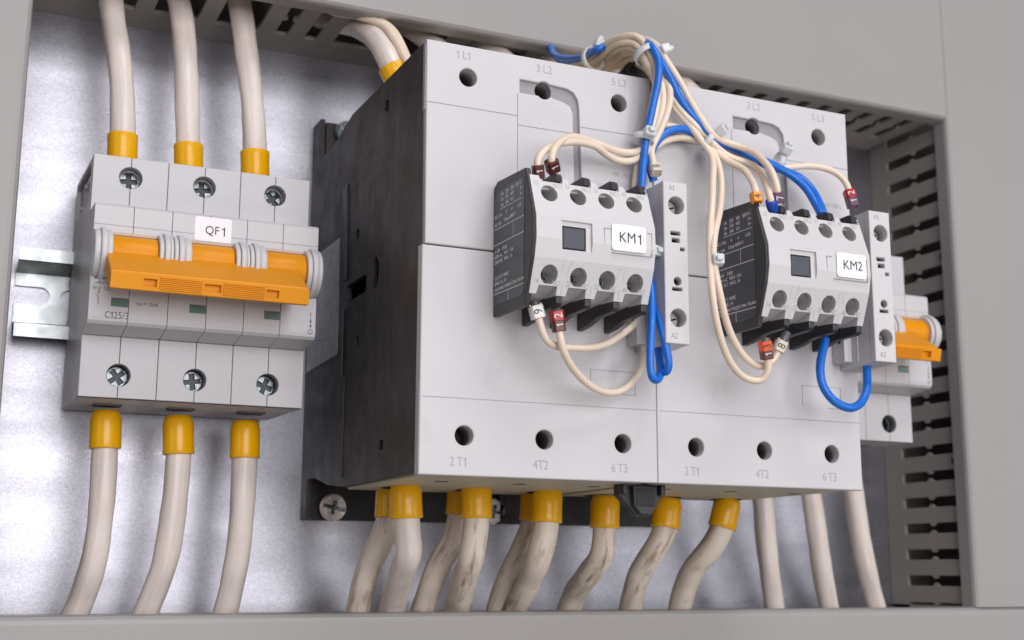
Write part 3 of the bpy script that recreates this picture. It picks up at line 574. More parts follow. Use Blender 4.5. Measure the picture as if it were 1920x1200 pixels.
    if tagtext:
        b = MB(); b.flat(rect(X0+34.9, X0+48.2, 86.2, 95.2, 0.9), [], -86.2, 0.18, rnd=0.03); st = b.build('name_label', M['paper'], t)
        b = MB(); b.text(tagtext[:2], X0+41.2, 90.2, 3.3, front(-86.23), 0.9); b.one(X0+45.4, 90.2, 3.3, front(-86.23)); b.build('lettering', M['ink'], st)
    # dark slabs painting the shadow of the sleeves' entry slots below
    for k in range(3):
        b = MB(); b.box(X0+8.2+P*k, X0+18.2+P*k, -50.5, -43, 29.0, 29.5); b.build('terminal_entry', M['seam'], t)
    return t
breaker(0, 'large three-pole breaker on the left with white QF1 sticker and long yellow toggle bar', 'QF1')
breaker(293.0, 'breaker at the right, half hidden behind the right contactor and its A1-A2 module', None)

# ================================================================ CONTACTORS
def contactor(dx, label, base):
    X = dx
    t = thing('contactor', label, 'contactor', 'two power contactors side by side', loc=(X+45, -8, 75))
    b = MB()
    prof = [(147.2, 0.8), (66, 0.6), (46, 2.6), (28.5, 6.3), (17, 6.3), (17, -9.9), (8.2, -9.9), (8.2, 163.4), (19.5, 163.4), (19.8, 144.0), (26, 144.6), (36, 144.6), (46, 145.8), (56, 148.2), (66, 150.2), (147.2, 149.6)]
    def rp(a0, a1, c0, c1, r): return rect(a0, a1, c0, c1, r)
    holes = [rp(75.5, 79.5, 95.6, 99.2, 0.1), rp(78.5, 82.0, 53, 56.5, 0.1), rp(65.5, 89.5, 72.5, 79.2, 1.5),
             [(100.5+4.0*math.cos(a*0.3927), 77.5+6.0*math.sin(a*0.3927)) for a in range(16)],
             [(108, 141.8), (111.5, 141.2), (111.0, 136.2), (106.5, 138.8)], [(109.5, 14.9), (113.5, 14.4), (113.5, 11.0), (109.0, 11.4)]]
    vs, fs = fill2d(prof, holes if dx == 0 else [], 2.2, 0.25)
    b.add([(X+c+0.05, -a, d) for a, d, c in vs], fs)
    vs, fs = fill2d(prof, [], 2.2, 0.25)
    b.add([(X+87.7+c, -a, d) for a, d, c in vs], fs)
    b.box(X+7, X+87.4, -138, -64, 5, 146)
    b.box(X+7, X+87.4, -64, -20, 9, 143)
    b.box(X+0.4, X+89.6, -13.5, -8.3, -9.8, 163.0)            # base plate
    b.box(X+2.6, X+87.4, -20, -13, 9, 162)
    ho = b.build('housing', M['black'], t)
    if dx == 0:
        b = MB()                                                  # moulded rib and seam on the black side
        b.box(X-0.35, X+0.3, -66.2, -65.2, 4, 42); b.box(X-0.5, X+0.3, -64.3, -62.3, 82, 118)
        b.prism_x([(-62.0, 116), (-64.8, 121.5), (-57, 121), (-58.5, 113), (-62, 108)], X-0.4, X+0.3)
        b.box(X-0.5, X+0.3, -62.5, -60.9, 44, 70)
        b.build('side_rib', M['black2'], ho, bevel=0.2)
        b = MB(); vs, fs = fill2d([(10.5, 52.3), (54.8, 53.6), (55.6, 54.6), (53.9, 101.6), (9, 101.4)], [], 0.15)
        b.add([(X-c, -a, d) for a, d, c in vs], fs); b.build('rating_plate', M['plate_label'], t)
    # cream bottom and top shrouds between the cheeks
    for k in range(3):
        x0 = X+2.5+28.4*k; x1 = x0+28.0; xc = X+16+30*k
        b = MB(); b.prism_x([(-146, 0.1), (-66, -0.2), (-64, 1.0), (-64, 6), (-146, 6)], x0, x1); so = b.build('terminal_shroud', M['cream'], t, bevel=0.4)
        b = MB(); b.lathe((xc+1, -76 if X else -84, -0.4), (0, 0, 1), [(0, 6.9), (0.3, 6.9)], 28, squash=(1, 1)); b.build('shroud_opening', M['hole'], so)
        b = MB(); b.lathe((xc+3, -122, -0.12), (0, 0, 1), [(0, 2.6), (0.3, 2.6)], 24); b.build('screw_opening', M['seam'], so)
        b = MB(); b.box(x0, x1, -146, -66, 144, 149.6); b.build('top_shroud', M['cream'], t, bevel=0.4)
    # front covers, real holes
    hx = [X+16, X+46-0.5, X+76]
    zt = 138.6; zb = 13.3; R = 3.3
    cx = hx[1]
    top = [(X+35.9, 141.3)] + [(cx+R*math.cos(math.radians(a)), zt+R*math.sin(math.radians(a))) for a in range(130, 49, -16)] + [(X+54.5, 140.7), (X+57.3, 139.6), (X+59.0, 137.2), (X+59.5, 134), (X+60.6, 99)]
    bot = [(X+57.6, 99), (X+57.0, 131.5), (X+56.0, 134.2), (X+53.0, 135.5)] + [(cx+R*math.cos(math.radians(a)), zt+R*math.sin(math.radians(a))) for a in range(-40, -151, -16)] + [(X+35.9, 136.3)]
    groove = top + bot
    zs = 77.2 if dx == 0 else 76.4
    b = MB()
    # upper cover with the small step in its lower edge
    up = [(X+1.0, zs+0.25), (X+86, zs+0.25), (X+86, zs+2.4), (X+89.75, zs+2.4), (X+89.75, 150.2), (X+0.4, 150.2)] if dx == 0 else [(X+0.25, zs+0.25), (X+89.8, zs+0.25), (X+89.8, 150.2), (X+0.25, 150.2)]
    b.flat(up, [circ(hx[0], zt, R), circ(hx[2], zt, R), groove], -150, 4.2, rnd=0.45)
    uo = b.build('upper_cover', M['shell'], t)
    b = MB(); b.flat(rect(X+34.5, X+62, 98, 143), [circ(cx, zt-0.1, R)], -148.6, 1.6); b.build('groove_floor', M['groove_shade'], uo)
    b = MB()
    lo = [(X+0.0, 0.0), (X+89.8, 0.0), (X+89.8, zs-0.25+(2.1 if dx == 0 else 0)), (X+86.5, zs-0.25+(2.1 if dx == 0 else 0)), (X+86.5, zs-0.25), (X+0.0, zs-0.25)]
    b.flat(lo, [circ(h, zb, R) for h in hx], -150.1, 4.3, rnd=0.5)
    lo_ = b.build('lower_cover', M['shell'], t)
    for h in hx:
        b = MB(); b.lathe((h, -148.5, zb), (0, 1, 0), [(0, R+0.02), (9, R*0.98), (9, R+0.5), (0.0, R+0.5)], 30, False, False)
        b.build('screw_well', M['funnel'], lo_)
    for h in hx:
        b = MB(); b.lathe((h, -146.5 if h != cx else -146.9, zt), (0, 1, 0), [(0, R+0.02), (8, R*0.98), (8, R+0.5), (0.0, R+0.5)], 30, False, False)
        b.build('screw_well', M['funnel'], uo)
    # fine moulded lines
    y = -150.13
    def ln(x0, x1, z0, z1):
        b = MB(); b.box(min(x0, x1), max(x0, x1), y-0.03, y+0.1, min(z0, z1), max(z0, z1)); b.build('moulded_line', M['line'], t)
    wln = 0.16
    ln(X+1, X+34.9, 127.4, 127.4+wln); ln(X+35.1, X+57.0, 124.0, 124.0+wln); ln(X+60.2, X+89.5, 126.9, 126.9+wln)
    ln(X+34.9, X+34.9+wln, 99, 135.8)
    y = -150.2
    ln(X+1, X+89.6, 25.6, 25.6+wln)
    ln(X+63.2, X+81.2, 38.6, 38.6+wln); ln(X+63.2, X+63.2+wln, 31.2, 38.6); ln(X+81.0, X+81.0+wln, 30.5, 38.6); ln(X+75, X+81.2, 30.5, 30.5+wln)
    # lettering
    F = front(-150.02); G = front(-150.12)
    for s_, xx in (('1 L1', 14.1), ('3 L2', 45.4), ('5 L3', 76.1)):
        b = MB(); b.spaced(s_, X+xx, 146.4, 3.0, F, 0.92); b.build('lettering', M['pale_ink'], t)
    for s_, xx in (('2 T1', 13.9), ('4T2', 44.0), ('6 T3', 74.4)):
        b = MB(); b.spaced(s_, X+xx, 4.5, 3.2, G, 0.86); b.build('lettering', M['pale_ink'], t)
    b = MB(); b.text('190-240V 50Hz', X+72.8, 111.0, 1.7, F, 0.85, align='LEFT')
    b.build('lettering', M['pale_ink'], t)
    # rib texture on the left edge of the lower cover
    if dx == 0:
        b = MB()
        for k in range(34): b.box(-0.16, 0.2, -149.3, -147.0, 3.0+0.8*k, 3.35+0.8*k)
        b.build('edge_ribs', M['shell'], lo_); b = MB()
        for k in range(30): b.box(0.15, 0.6, -149.3, -147.0, 125.0+0.8*k, 125.35+0.8*k)
        b.build('edge_ribs', M['shell'], uo)
    for (sx, sz, sy) in base:
        b = MB(); screw_head(b, X+sx, sy, sz, 5.1, -0.22 if sz < 0 else 0.6, 1.1, True)
        b.lathe((X+sx, sy+1.6, sz), (0, 1, 0), [(0, 5.6), (1.5, 5.6)], 28); b.lathe((X+sx, sy+2.0, sz), (0, 1, 0), [(0, 3.0), (-sy-14, 3.0)], 16)
        so = b.build('mounting_screw', M['rust'] if sz < 0 else M['screw'], t)
        b = MB(); b.lathe((X+sx, sy+0.9, sz), (0, 1, 0), [(0, 4.9), (0.3, 4.9)], 24); b.build('cross_recess', M['screw'], so)
    return t
contactor(0, 'left contactor with its black side showing, behind the KM1 block', [(10.0, -5.0, -24.0), (85.0, -4.6, -17), (11.5, 157.6, -24)])
contactor(90, 'right contactor with light grey front, behind the KM2 block and beside the right-hand breaker', [])

# ---------------- auxiliary contact blocks
def yprof(z):
    pts = [(57.4, -177.0), (68.6, -181.4), (75, -182.8), (82.5, -182.5), (97.2, -177.2)]
    for (z0, y0), (z1, y1) in zip(pts, pts[1:]):
        if z <= z1 or z1 == 97.2:
            return y0+(y1-y0)*(z-z0)/(z1-z0)
def aux_block(dx, label, nm, digits):
    X = 26+dx
    t = thing('auxiliary_contact_block', label, 'contact block', 'four-pole auxiliary blocks on the contactors', loc=(X+22, -151, 77))
    hx = [X+7.0+10.6*k for k in range(4)]
    b = MB()
    b.prism_x([(-150.2, 54.0), (-175.6, 53.8), (-176.6, 57.0), (-181.0, 69), (-182.2, 75), (-181.9, 82), (-177.0, 96.6), (-175.8, 99.8), (-173, 100.0), (-153, 101.2), (-150.2, 99.6)], X, X+2.0)
    b.box(X+1.9, X+44.0, -168, -150.2, 58.5, 95)
    for k in range(4):                                            # black fins between the poles, top and bottom
        x0 = X+10.8+10.6*k; x1 = x0+2.4
        b.prism_x([(-150.2, 95), (-150.2, 99.3), (-174.5, 99.6), (-176.5, 98.6), (-176.8, 96.2), (-172, 95)], x0, x1)
        b.prism_x([(-150.2, 60), (-150.2, 51.8), (-156.5, 52.3), (-164, 53.9), (-175, 54.2), (-176.6, 55.0), (-176.6, 57.5), (-170, 60)], x0, x1)
    b.build('housing', M['black2'], t, bevel=0.35)
    # face: three real planes with holes and notches
    def fm(u, v, w_): return (u, yprof(v)+w_, v)
    b = MB()
    zt, zb = 90.8, 62.6; R = 3.0
    vs, fs = fill2d([(X+0.9, 82.5), (X+45, 82.5), (X+45, 95.6), (X+44.2, 97.2)] +
                    sum([[(X+13.0+10.6*k, 97.2), (X+12.6+10.6*k, 95.2), (X+4.8+10.6*k, 95.2), (X+4.2+10.6*k, 97.2)] for k in (3, 2, 1, 0)], []) +
                    [(X+0.9, 97.2)], [circ(h, zt, R) for h in hx], 1.6)
    b.add([fm(*q) for q in vs], fs)
    for seg_ in ((68.6, 75.0), (75.0, 82.5)):
        pass
    # middle plane is split at the crest so the window hole is made of two notched halves
    wx0, wx1, wz0, wz1 = X+9.9, X+21.2, 71.6, 81.4
    vs, fs = fill2d([(X+0.9, 68.6), (X+45, 68.6), (X+45, 75.0), (wx1, 75.0), (wx1, wz0), (wx0, wz0), (wx0, 75.0), (X+0.9, 75.0)], [], 1.6); b.add([fm(*q) for q in vs], fs)
    vs, fs = fill2d([(X+0.9, 75.0), (wx0, 75.0), (wx0, wz1), (wx1, wz1), (wx1, 75.0), (X+45, 75.0), (X+45, 82.5), (X+0.9, 82.5)], [], 1.6); b.add([fm(*q) for q in vs], fs)
    notch = []
    for k in range(4):
        a = X+3.9+10.6*k; c = a+6.6
        notch += [(a-0.5, 57.4), (a, 60.2), (c, 60.2), (c+0.1, 57.4)]
    vs, fs = fill2d([(X+0.9, 68.6), (X+0.9, 57.4)] + notch + [(X+45, 57.4), (X+45, 68.6)], [circ(h, zb+1.0, R*1.02) for h in hx], 1.6); b.add([fm(*q) for q in vs], fs)
    # side walls of the white cap and sloping ledges inside the notches
    capprof = [(-168, 59.0), (-175.4, 57.6), (-179.9, 68.6), (-181.3, 75), (-181.0, 82.5), (-175.8, 96.8), (-168, 95.5)]
    b.prism_x(capprof, X+43.6, X+44.95); b.prism_x(capprof, X+1.95, X+2.9)
    for k in range(4):
        a = X+3.4+10.6*k
        b.prism_x([(-177.4, 60.4), (-177.2, 61.0), (-168.2, 62), (-150.3, 62), (-150.3, 57.6), (-168, 58.2)], a, a+7.3)
        b.prism_x([(-176.3, 57.5), (-176.6, 60.3), (-168, 61), (-168, 57.9)], a+7.3, a+7.9)
        b.prism_x([(-168.2, 93), (-168.2, 95.6), (-176.0, 95.4), (-176.2, 93)], a+0.6, a+6.4)
    b.build('front_cap', M['aux'], t, bevel=0.22)
    for h in hx:
        for zz, az_ in ((zt, 0.18), (zb+1.0, -0.22)):
            yy = yprof(zz)+1.2
            b = MB(); b.lathe((h, yy, zz), (0, 1, 0), [(0, R+0.25), (5.5, 2.3), (9, 1.9)], 28, False, False); b.build('terminal_funnel', M['funnel'], t)
    for i, h in enumerate(hx):
        for zz in (zt, zb+1.0):
            b = MB(); screw_head(b, h, yprof(zz)+6.4, zz, 2.15, random.uniform(0, 1.5), 0.5); b.build('terminal_screw', M['screw'], t)
    b = MB(); b.flat(rect(wx0, wx1, wz0, wz1), [rect(wx0+0.7, wx1-1.9, wz0+0.3, wz1-1.6)], -181.7, 3.2); fr = b.build('button_frame', M['aux'], t)
    b = MB(); b.box(wx0+0.9, wx1-1.0, -179.0, -176, wz0+0.2, wz1-1.5); b.build('button_well', M['black2'], fr)
    b = MB(); b.box(wx0+1.15, wx1-2.3, -181.6, -178, wz0+0.8, wz1-2.0); b.build('push_button', M['button'], t, bevel=0.3)
    # rating label on the left cheek
    b = MB(); vs, fs = fill2d([(150.9, 57.6), (172.2, 57.2)] + [(174.0, 57.4), (175.0, 58.8), (175.4, 92), (174.8, 97.2)] + [(155.5, 97.2), (152.2, 96.3), (150.9, 94.0)], [], 0.12)
    b.add([(X-c, -a, d) for a, d, c in vs], fs); rl = b.build('rating_label', M['aux_label'], t)
    b = MB(); SD = side(X-0.15)
    for (u0, v0, u1, v1, wd) in ((156, 90.4, 174.3, 90.0, .22), (150.9, 84.0, 175.2, 83.6, .3), (150.9, 78.5, 175.2, 78.1, .3), (150.9, 61.4, 175.2, 60.8, .3)):
        b.add([SD(u0, v0, 0), SD(u1, v1, 0), SD(u1, v1+wd, 0), SD(u0, v0+wd, 0)], [(0, 1, 2, 3)])
    for u0, v0, v1 in ((166.6, 78.4, 83.6), (162.7, 57.6, 61.0)):
        b.add([SD(u0, v0, 0), SD(u0+.3, v0, 0), SD(u0+.3, v1, 0), SD(u0, v1, 0)], [(0, 1, 2, 3)])
    tx = lambda s_, u, v, sz=1.35, sx=0.95: b.text(s_, u, v, sz, SD, sx, align='LEFT')
    for r_, row in enumerate((('Ue', '220', '380', '500 V~'), ('Ue', '230', '400', 'V~'), ('Ue', '240', '415', 'V~'))):
        z = 95.6-1.95*r_
        for s_, u in zip(row, (156.6, 160.2, 164.4, 168.6 if r_ == 0 else 172.0)): tx(s_, u, z)
    tx('AC-15', 151.5, 88.4); tx('Ie', 156.6, 88.4); tx('6', 160.8, 88.4); tx('4', 165.2, 88.2); tx('1.5A', 170.0, 88.0)
    tx('Ith 16A', 151.5, 85.6); tx('Uimp 6000 V', 159.2, 85.9)
    tx('A 600    P300', 151.6, 76.2); tx('600V AC  MAX. 15A', 151.6, 74.3); tx('250V DC  MAX. 1A', 151.6, 72.4)
    tx('CU 75°C WIRE', 151.6, 66.8); tx('AWG 18...14', 151.6, 64.9); tx('TIGHTENING TORQUE 1.2Nm / 10.6 lb.in.', 151.6, 62.8, 1.2, 0.80)
    b.build('lettering', M['white_ink'], rl)
    # terminal numbers
    b = MB()
    def fz(u, v, w_): return (u, yprof(v)-0.03-w_, v)
    nt_, nb_ = ('13', '21', '31', '43'), ('14', '22', '32', '44'); kd = ('NO', 'NC', 'NC', 'NO')
    for k in range(4):
        b.text(nt_[k], X+2.9+10.6*k+(0.9 if k else 0), 94.2, 1.75, fz, 0.75); b.text(kd[k], X+10.3+10.6*k-(0.2 if k == 3 else 0), 94.0, 1.75, fz, 0.75)
        b.text(nb_[k], X+2.7+10.6*k+(0.9 if k else 0), 60.3+0.9, 1.75, fz, 0.75); b.text(kd[k], X+9.9+10.6*k, 60.3+0.7, 1.75, fz, 0.75)
        if k < 3:
            for z0 in (92.8, 57.9):
                xx = X+12.1+10.6*k; b.add([fz(xx, z0, 0), fz(xx+.16, z0, 0), fz(xx+.16, z0+3.2, 0), fz(xx, z0+3.2, 0)], [(0, 1, 2, 3)])
    for xx, sl in ((X+11.3, 0.0), (X+14.0, 0.8), (X+32.2, 0.8), (X+34.0, 0.0)):
        b.add([fz(xx-sl, 64.2, 0), fz(xx-sl+.15, 64.2, 0), fz(xx+.15, 67.4, 0), fz(xx, 67.4, 0)], [(0, 1, 2, 3)])
        b.add([fz(xx+.3, 67.9, 0), fz(xx+.45, 67.9, 0), fz(xx+.45, 68.5, 0), fz(xx+.3, 68.5, 0)], [(0, 1, 2, 3)])
        if sl: b.add([fz(xx-.4, 67.4, 0), fz(xx+1.0, 67.4, 0), fz(xx+1.0, 67.55, 0), fz(xx-.4, 67.55, 0)], [(0, 1, 2, 3)])
    for (x0, x1, z0, z1) in ((25.6, 28, 80.4, 80.55), (25.6, 25.75, 75.2, 80.4), (42.0, 43.6, 80.4, 80.55), (43.5, 43.65, 72.4, 80.5), (28.5, 43.6, 72.4, 72.55)):
        b.box(X+x0, X+x1, -182.86, -182.4, z0, z1)
    b.build('lettering', M['pale_ink'], t)
    b = MB(); xx = X+28.2+(1.6 if dx else 0)
    b.flat(rect(xx, xx+13.0, 73.3, 82.3, 1.0), [], -183.08, 0.18, rnd=0.03); st = b.build('name_label', M['paper'], t)
    b = MB(); b.text(nm[:2], xx+5.9, 77.8, 3.5, front(-183.11), 0.95)
    if nm[2] == '1': b.one(xx+10.6, 77.8, 3.5, front(-183.11))
    else: b.text('2', xx+10.3, 77.8, 3.5, front(-183.11), 0.92)
    b.build('lettering', M['ink'], st)
    return t
aux_block(0, 'auxiliary contact block with white KM1 sticker and square dark button on the left contactor', 'KM1', None)
aux_block(90, 'auxiliary contact block with white KM2 sticker and square dark button on the right contactor', 'KM2', None)

# ---------------- coil terminal modules
def coil(dx, label):
    X0, X1 = 81.5+dx, 91.2+dx
    t = thing('coil_terminal_module', label, 'terminal module', 'narrow A1-A2 coil terminal modules', loc=(X0+5, -151, 75))
    b = MB()
    z0, z1 = 46.2, 104.0
    slots = [rect(X0+2.7, X0+6.6, 84.6, 86.0), rect(X0+3.2, X0+6.3, 82.0, 83.6), rect(X0+6.5, X0+8.3, 79.2, 80.4), circ(X0+5.2, 68.2, 1.5, 18), rect(X0+3.0, X0+7.0, 64.8, 66.0)]
    hz = (95.5, 55.3)
    b.flat(rect(X0, X1, z0, z1), [circ(X0+5.2, h, 3.2, 28) for h in hz] + slots, -171, 3.0, rnd=0.3)
    b.box(X0+0.05, X1-0.05, -163, -150.2, z0+0.1, z1-0.1)
    b.box(X0+0.05, X0+1.2, -168, -163, z0+0.1, z1-0.1); b.box(X1-1.2, X1-0.05, -168, -163, z0+0.1, z1-0.1)
    b.box(X0+1.2, X1-1.2, -168, -163, z0+0.1, z0+1.5); b.box(X0+1.2, X1-1.2, -168, -163, z1-1.5, z1-0.1)
    b.prism_x([(-171, z0+0.05), (-150.2, z0-0.9), (-150.2, z0+2), (-170.9, z0+2)], X0+0.1, X1-0.1)
    b.build('housing', M['aux'], t, bevel=0.3)
    b = MB()
    b.box(X0-0.25, X0+0.1, -161.2, -160.6, z0+1, z1-4); b.box(X0-3.5, X0+0.02, -157.5, -150.3, z0+1.5, 100.2)
    b.build('side_housing', M['aux'], t, bevel=0.3)
    for q0, q1, q2, q3, q4, q5 in ((X0-3.6, X0-3.4, -155.4, -153.8, 86, 93), (X0-3.6, X0-3.4, -155.4, -153.8, 55, 62), (X0+1.3, X1-1.3, -163.3, -163.05, 60, 90)):
        b = MB(); b.box(q0, q1, q2, q3, q4, q5); b.build('side_slot', M['hole'], t)
    for h in hz:
        b = MB(); b.lathe((X0+5.2, -168.2, h), (0, 1, 0), [(0, 3.2), (4.4, 3.0), (4.4, 3.4), (0, 3.4)], 26, False, False); b.build('screw_well', M['funnel'], t)
        b = MB(); r = 2.9; a = 0.3
        s1 = [(X0+5.2+u*math.cos(a)-v*math.sin(a), h+u*math.sin(a)+v*math.cos(a)) for u, v in ((-2.6, -.28), (2.6, -.28), (2.6, .28), (-2.6, .28))]
        b.flat(circ(X0+5.2, h, r, 24), [s1], -165.6, 0.8, rnd=0.1); so = b.build('terminal_screw', M['funnel'], t)
        b = MB(); b.lathe((X0+5.2, -164.8, h), (0, 1, 0), [(0, 2.7), (0.3, 2.7)], 20); b.build('slot_recess', M['hole'], so)
    b = MB(); F = front(-171.02)
    b.spaced('A1', X0+3.4, 101.6, 1.9, F, 0.85); b.build('lettering', M['grey_ink'], t); b = MB(); b.text('A2', X0+3.4, 48.8, 2.0, F, 0.85)
    b.build('lettering', M['grey_ink'], t)
    return t
coil(0, 'narrow light grey terminal module marked A1 and A2 right of the KM1 block')
coil(90.0, 'narrow light grey terminal module marked A1 and A2 right of the KM2 block')

# ---------------- mechanical interlock clips joining the contactors
def clip(up, label):
    t = thing('interlock_clip', label, 'clip', 'black clips joining the two contactors', loc=(90, -140, 0 if not up else 150))
    s_ = -1 if not up else 1; z = 0 if not up else 150.3
    Z = lambda v: z + s_*v
    b = MB(); x0 = 80.7
    b.prism_y([(x0, Z(-0.6)), (x0+18, Z(-0.6)), (x0+18, Z(4.0)), (x0+14.6, Z(8.6)), (x0+13.2, Z(11)), (x0+7, Z(11)), (x0+4.6, Z(8)), (x0, Z(3.8))], -138, -134)
    for dxx in (0.3, 15.8): b.prism_y([(x0+dxx, Z(-0.3)), (x0+dxx+1.9, Z(-0.3)), (x0+dxx+1.9, Z(3.6)), (x0+dxx, Z(3.6))], -141, -137.5)
    b.build('frame', M['black2'], t, bevel=0.4)
    b = MB(); b.prism_y([(x0+4.6, Z(0.6)), (x0+14.2, Z(0.6)), (x0+14.2, Z(7.4)), (x0+11.9, Z(10.4)), (x0+7.6, Z(10.4)), (x0+5.0, Z(7.4))], -140.6, -137.6)
    for k in range(9): b.box(x0+5.4, x0+13.4, -141.1, -140.5, min(Z(1.6+0.72*k), Z(1.95+0.72*k)), max(Z(1.6+0.72*k), Z(1.95+0.72*k)))
    b.build('press_tab', M['black2'], t, bevel=0.15)
clip(False, 'black ribbed clip hanging under the seam between the two contactors')
clip(True, 'black ribbed clip on top of the seam, half hidden under the wire bundle')

# ================================================================ CABLES
def cable(path, r, label, group, material, sl=None, sleeve_r=5.8, direction=None):
    pts = PATHS[path]
    t = thing('power_cable', label, 'cable', group, loc=pts[0])
    b = MB(); b.tube(pts, r, 36, wob=0.018, lobes=4, amp=0.026, twist=random.choice((-1, 1))*0.022); b.build('sheath', M[material], t)
    if sl:
        P = curve_pts(pts); L_, acc, out = sl, 0.0, [P[0]]
        for a, c in zip(P, P[1:]):
            acc += (c-a).length; out.append(c)
            if acc >= L_: break
        b = MB(); ax = (out[-1]-out[0]); n = ax.length
        R = sleeve_r*random.uniform(0.98, 1.025)
        b.lathe(out[0], ax, [(0, R*0.86), (n*0.10, R*0.90), (n*0.22, R), (n*0.5, R*random.uniform(0.985, 1.0)), (n*0.8, R*1.0), (n*0.97, R*1.015), (n, R*0.99), (n, R*0.88), (n*0.8, R*0.84)], 40, True, False, squash=(1.0, random.uniform(0.95, 1.0)))
        b.build('insulating_sleeve', M['sleeve'], t)
    return t
G1, G2, G3, G4 = 'cables entering the left breaker from above', 'cables leaving the left breaker below', 'cables under the contactors', 'cables running down at the right behind the contactors'
where = ('leftmost', 'middle', 'rightmost')
for k in range(3):
    cable('qf1_top_%d' % k, 4.75, '%s thick beige cable coming down into the top of the QF1 breaker' % where[k], G1, 'cable', 11.2)
    cable('qf1_bot_%d' % k, 4.75, '%s thick beige cable dropping from the bottom of the QF1 breaker' % where[k], G2, 'cable', 14.0)
    cable('qf2_bot_%d' % k, 4.7, '%s bare beige cable of the three running down right of the contactors' % where[k], G4, 'cable', None)
lab = ['front cable of the leftmost pair under the left contactor, bending left', 'front cable of the second pair under the left contactor', 'front cable of the third pair, streaked brown below its sleeve',
       'single stained cable just left of the black clip under the contactors', 'cable just right of the black clip under the contactors', 'rightmost yellow-sleeved cable under the right contactor, bending far left']
for k in range(6): cable('c_bot_f%d' % k, 4.9, lab[k], G3, 'cable_dirty' if k != 0 else 'cable', 13.0 if k < 3 else 12.0, 6.1)
lab = ['rear cable of the leftmost pair, mostly hidden behind the front one', 'rear cable of the second pair, heavily stained brown', 'rear cable of the third pair under the left contactor']
for k in range(3): cable('c_bot_b%d' % k, 4.8, lab[k], G3, 'cable_dirty', 12.5, 5.8)
G5 = 'cables entering the contactors from the top trunking'
cable('c_top_0', 4.9, 'thick beige cable with yellow sleeve curving from the top trunking behind the left contactor', G5, 'cable', 17.5, 6.0)
for k, (xx, yy) in enumerate(((46, -74), (76, -76), (106, -76), (136, -78), (166, -80))):
    nm = ['second', 'third', 'fourth', 'fifth', 'sixth'][k]
    pts = [(xx+1, yy, 152), (xx, yy+4, 168), (xx-2, yy+12, 180), (xx-6, yy+22, 192), (xx-14, yy+30, 202), (xx-30, yy+36, 208)]
    PATHS['ct%d' % k] = pts
    cable('ct%d' % k, 4.8, '%s thick cable from the left rising behind the tops of the contactors' % nm, G5, 'cable', 12, 6.0)
# thin wires beside the first top cable and inside the top trunking
def simple_wire(path, r, label, cat, group, m, name='control_wire'):
    b = MB(); b.tube(PATHS[path] if isinstance(path, str) else path, r, 12); o = b.build(name, m); tag(o, label, cat, group); return o
simple_wire('w_m', 1.7, 'outer thin cream wire of the two beside the thick cable at the top trunking', 'wire', 'thin wires at the top trunking', M['wire'])
simple_wire('w_n', 1.6, 'thin cream wire tucked against the thick cable above the black contactor side', 'wire', 'thin wires at the top trunking', M['wire'])
for k in range(4):
    yy = -56+6*k
    pts = [(-140, yy, 205+3*k), (-60, yy-2, 206+3*k), (-20, yy+2*k, 203+2.5*k), (30, yy, 207+2*k), (120, yy+1, 205+2*k), (210, yy-1, 208+k), (300, yy, 205+3*k)]
    simple_wire(pts, 1.7, 'cream strand inside the top trunking, %s from the front' % ('first', 'second', 'third', 'fourth')[k], 'wire', 'strands inside the top trunking', M['wire'])
for k in range(3):
    xx = 326+7*k
    pts = [(xx, -50+4*k, -60), (xx+3, -46, 20), (xx-3, -52+5*k, 60), (xx+4, -46, 110), (xx-2, -50, 150), (xx+2, -47, 240)]
    simple_wire(pts, 2.6, 'beige strand in the vertical trunking, %s from its slotted wall' % ('first', 'second', 'third')[k], 'wire', 'strands inside the right trunking', M['cable'])

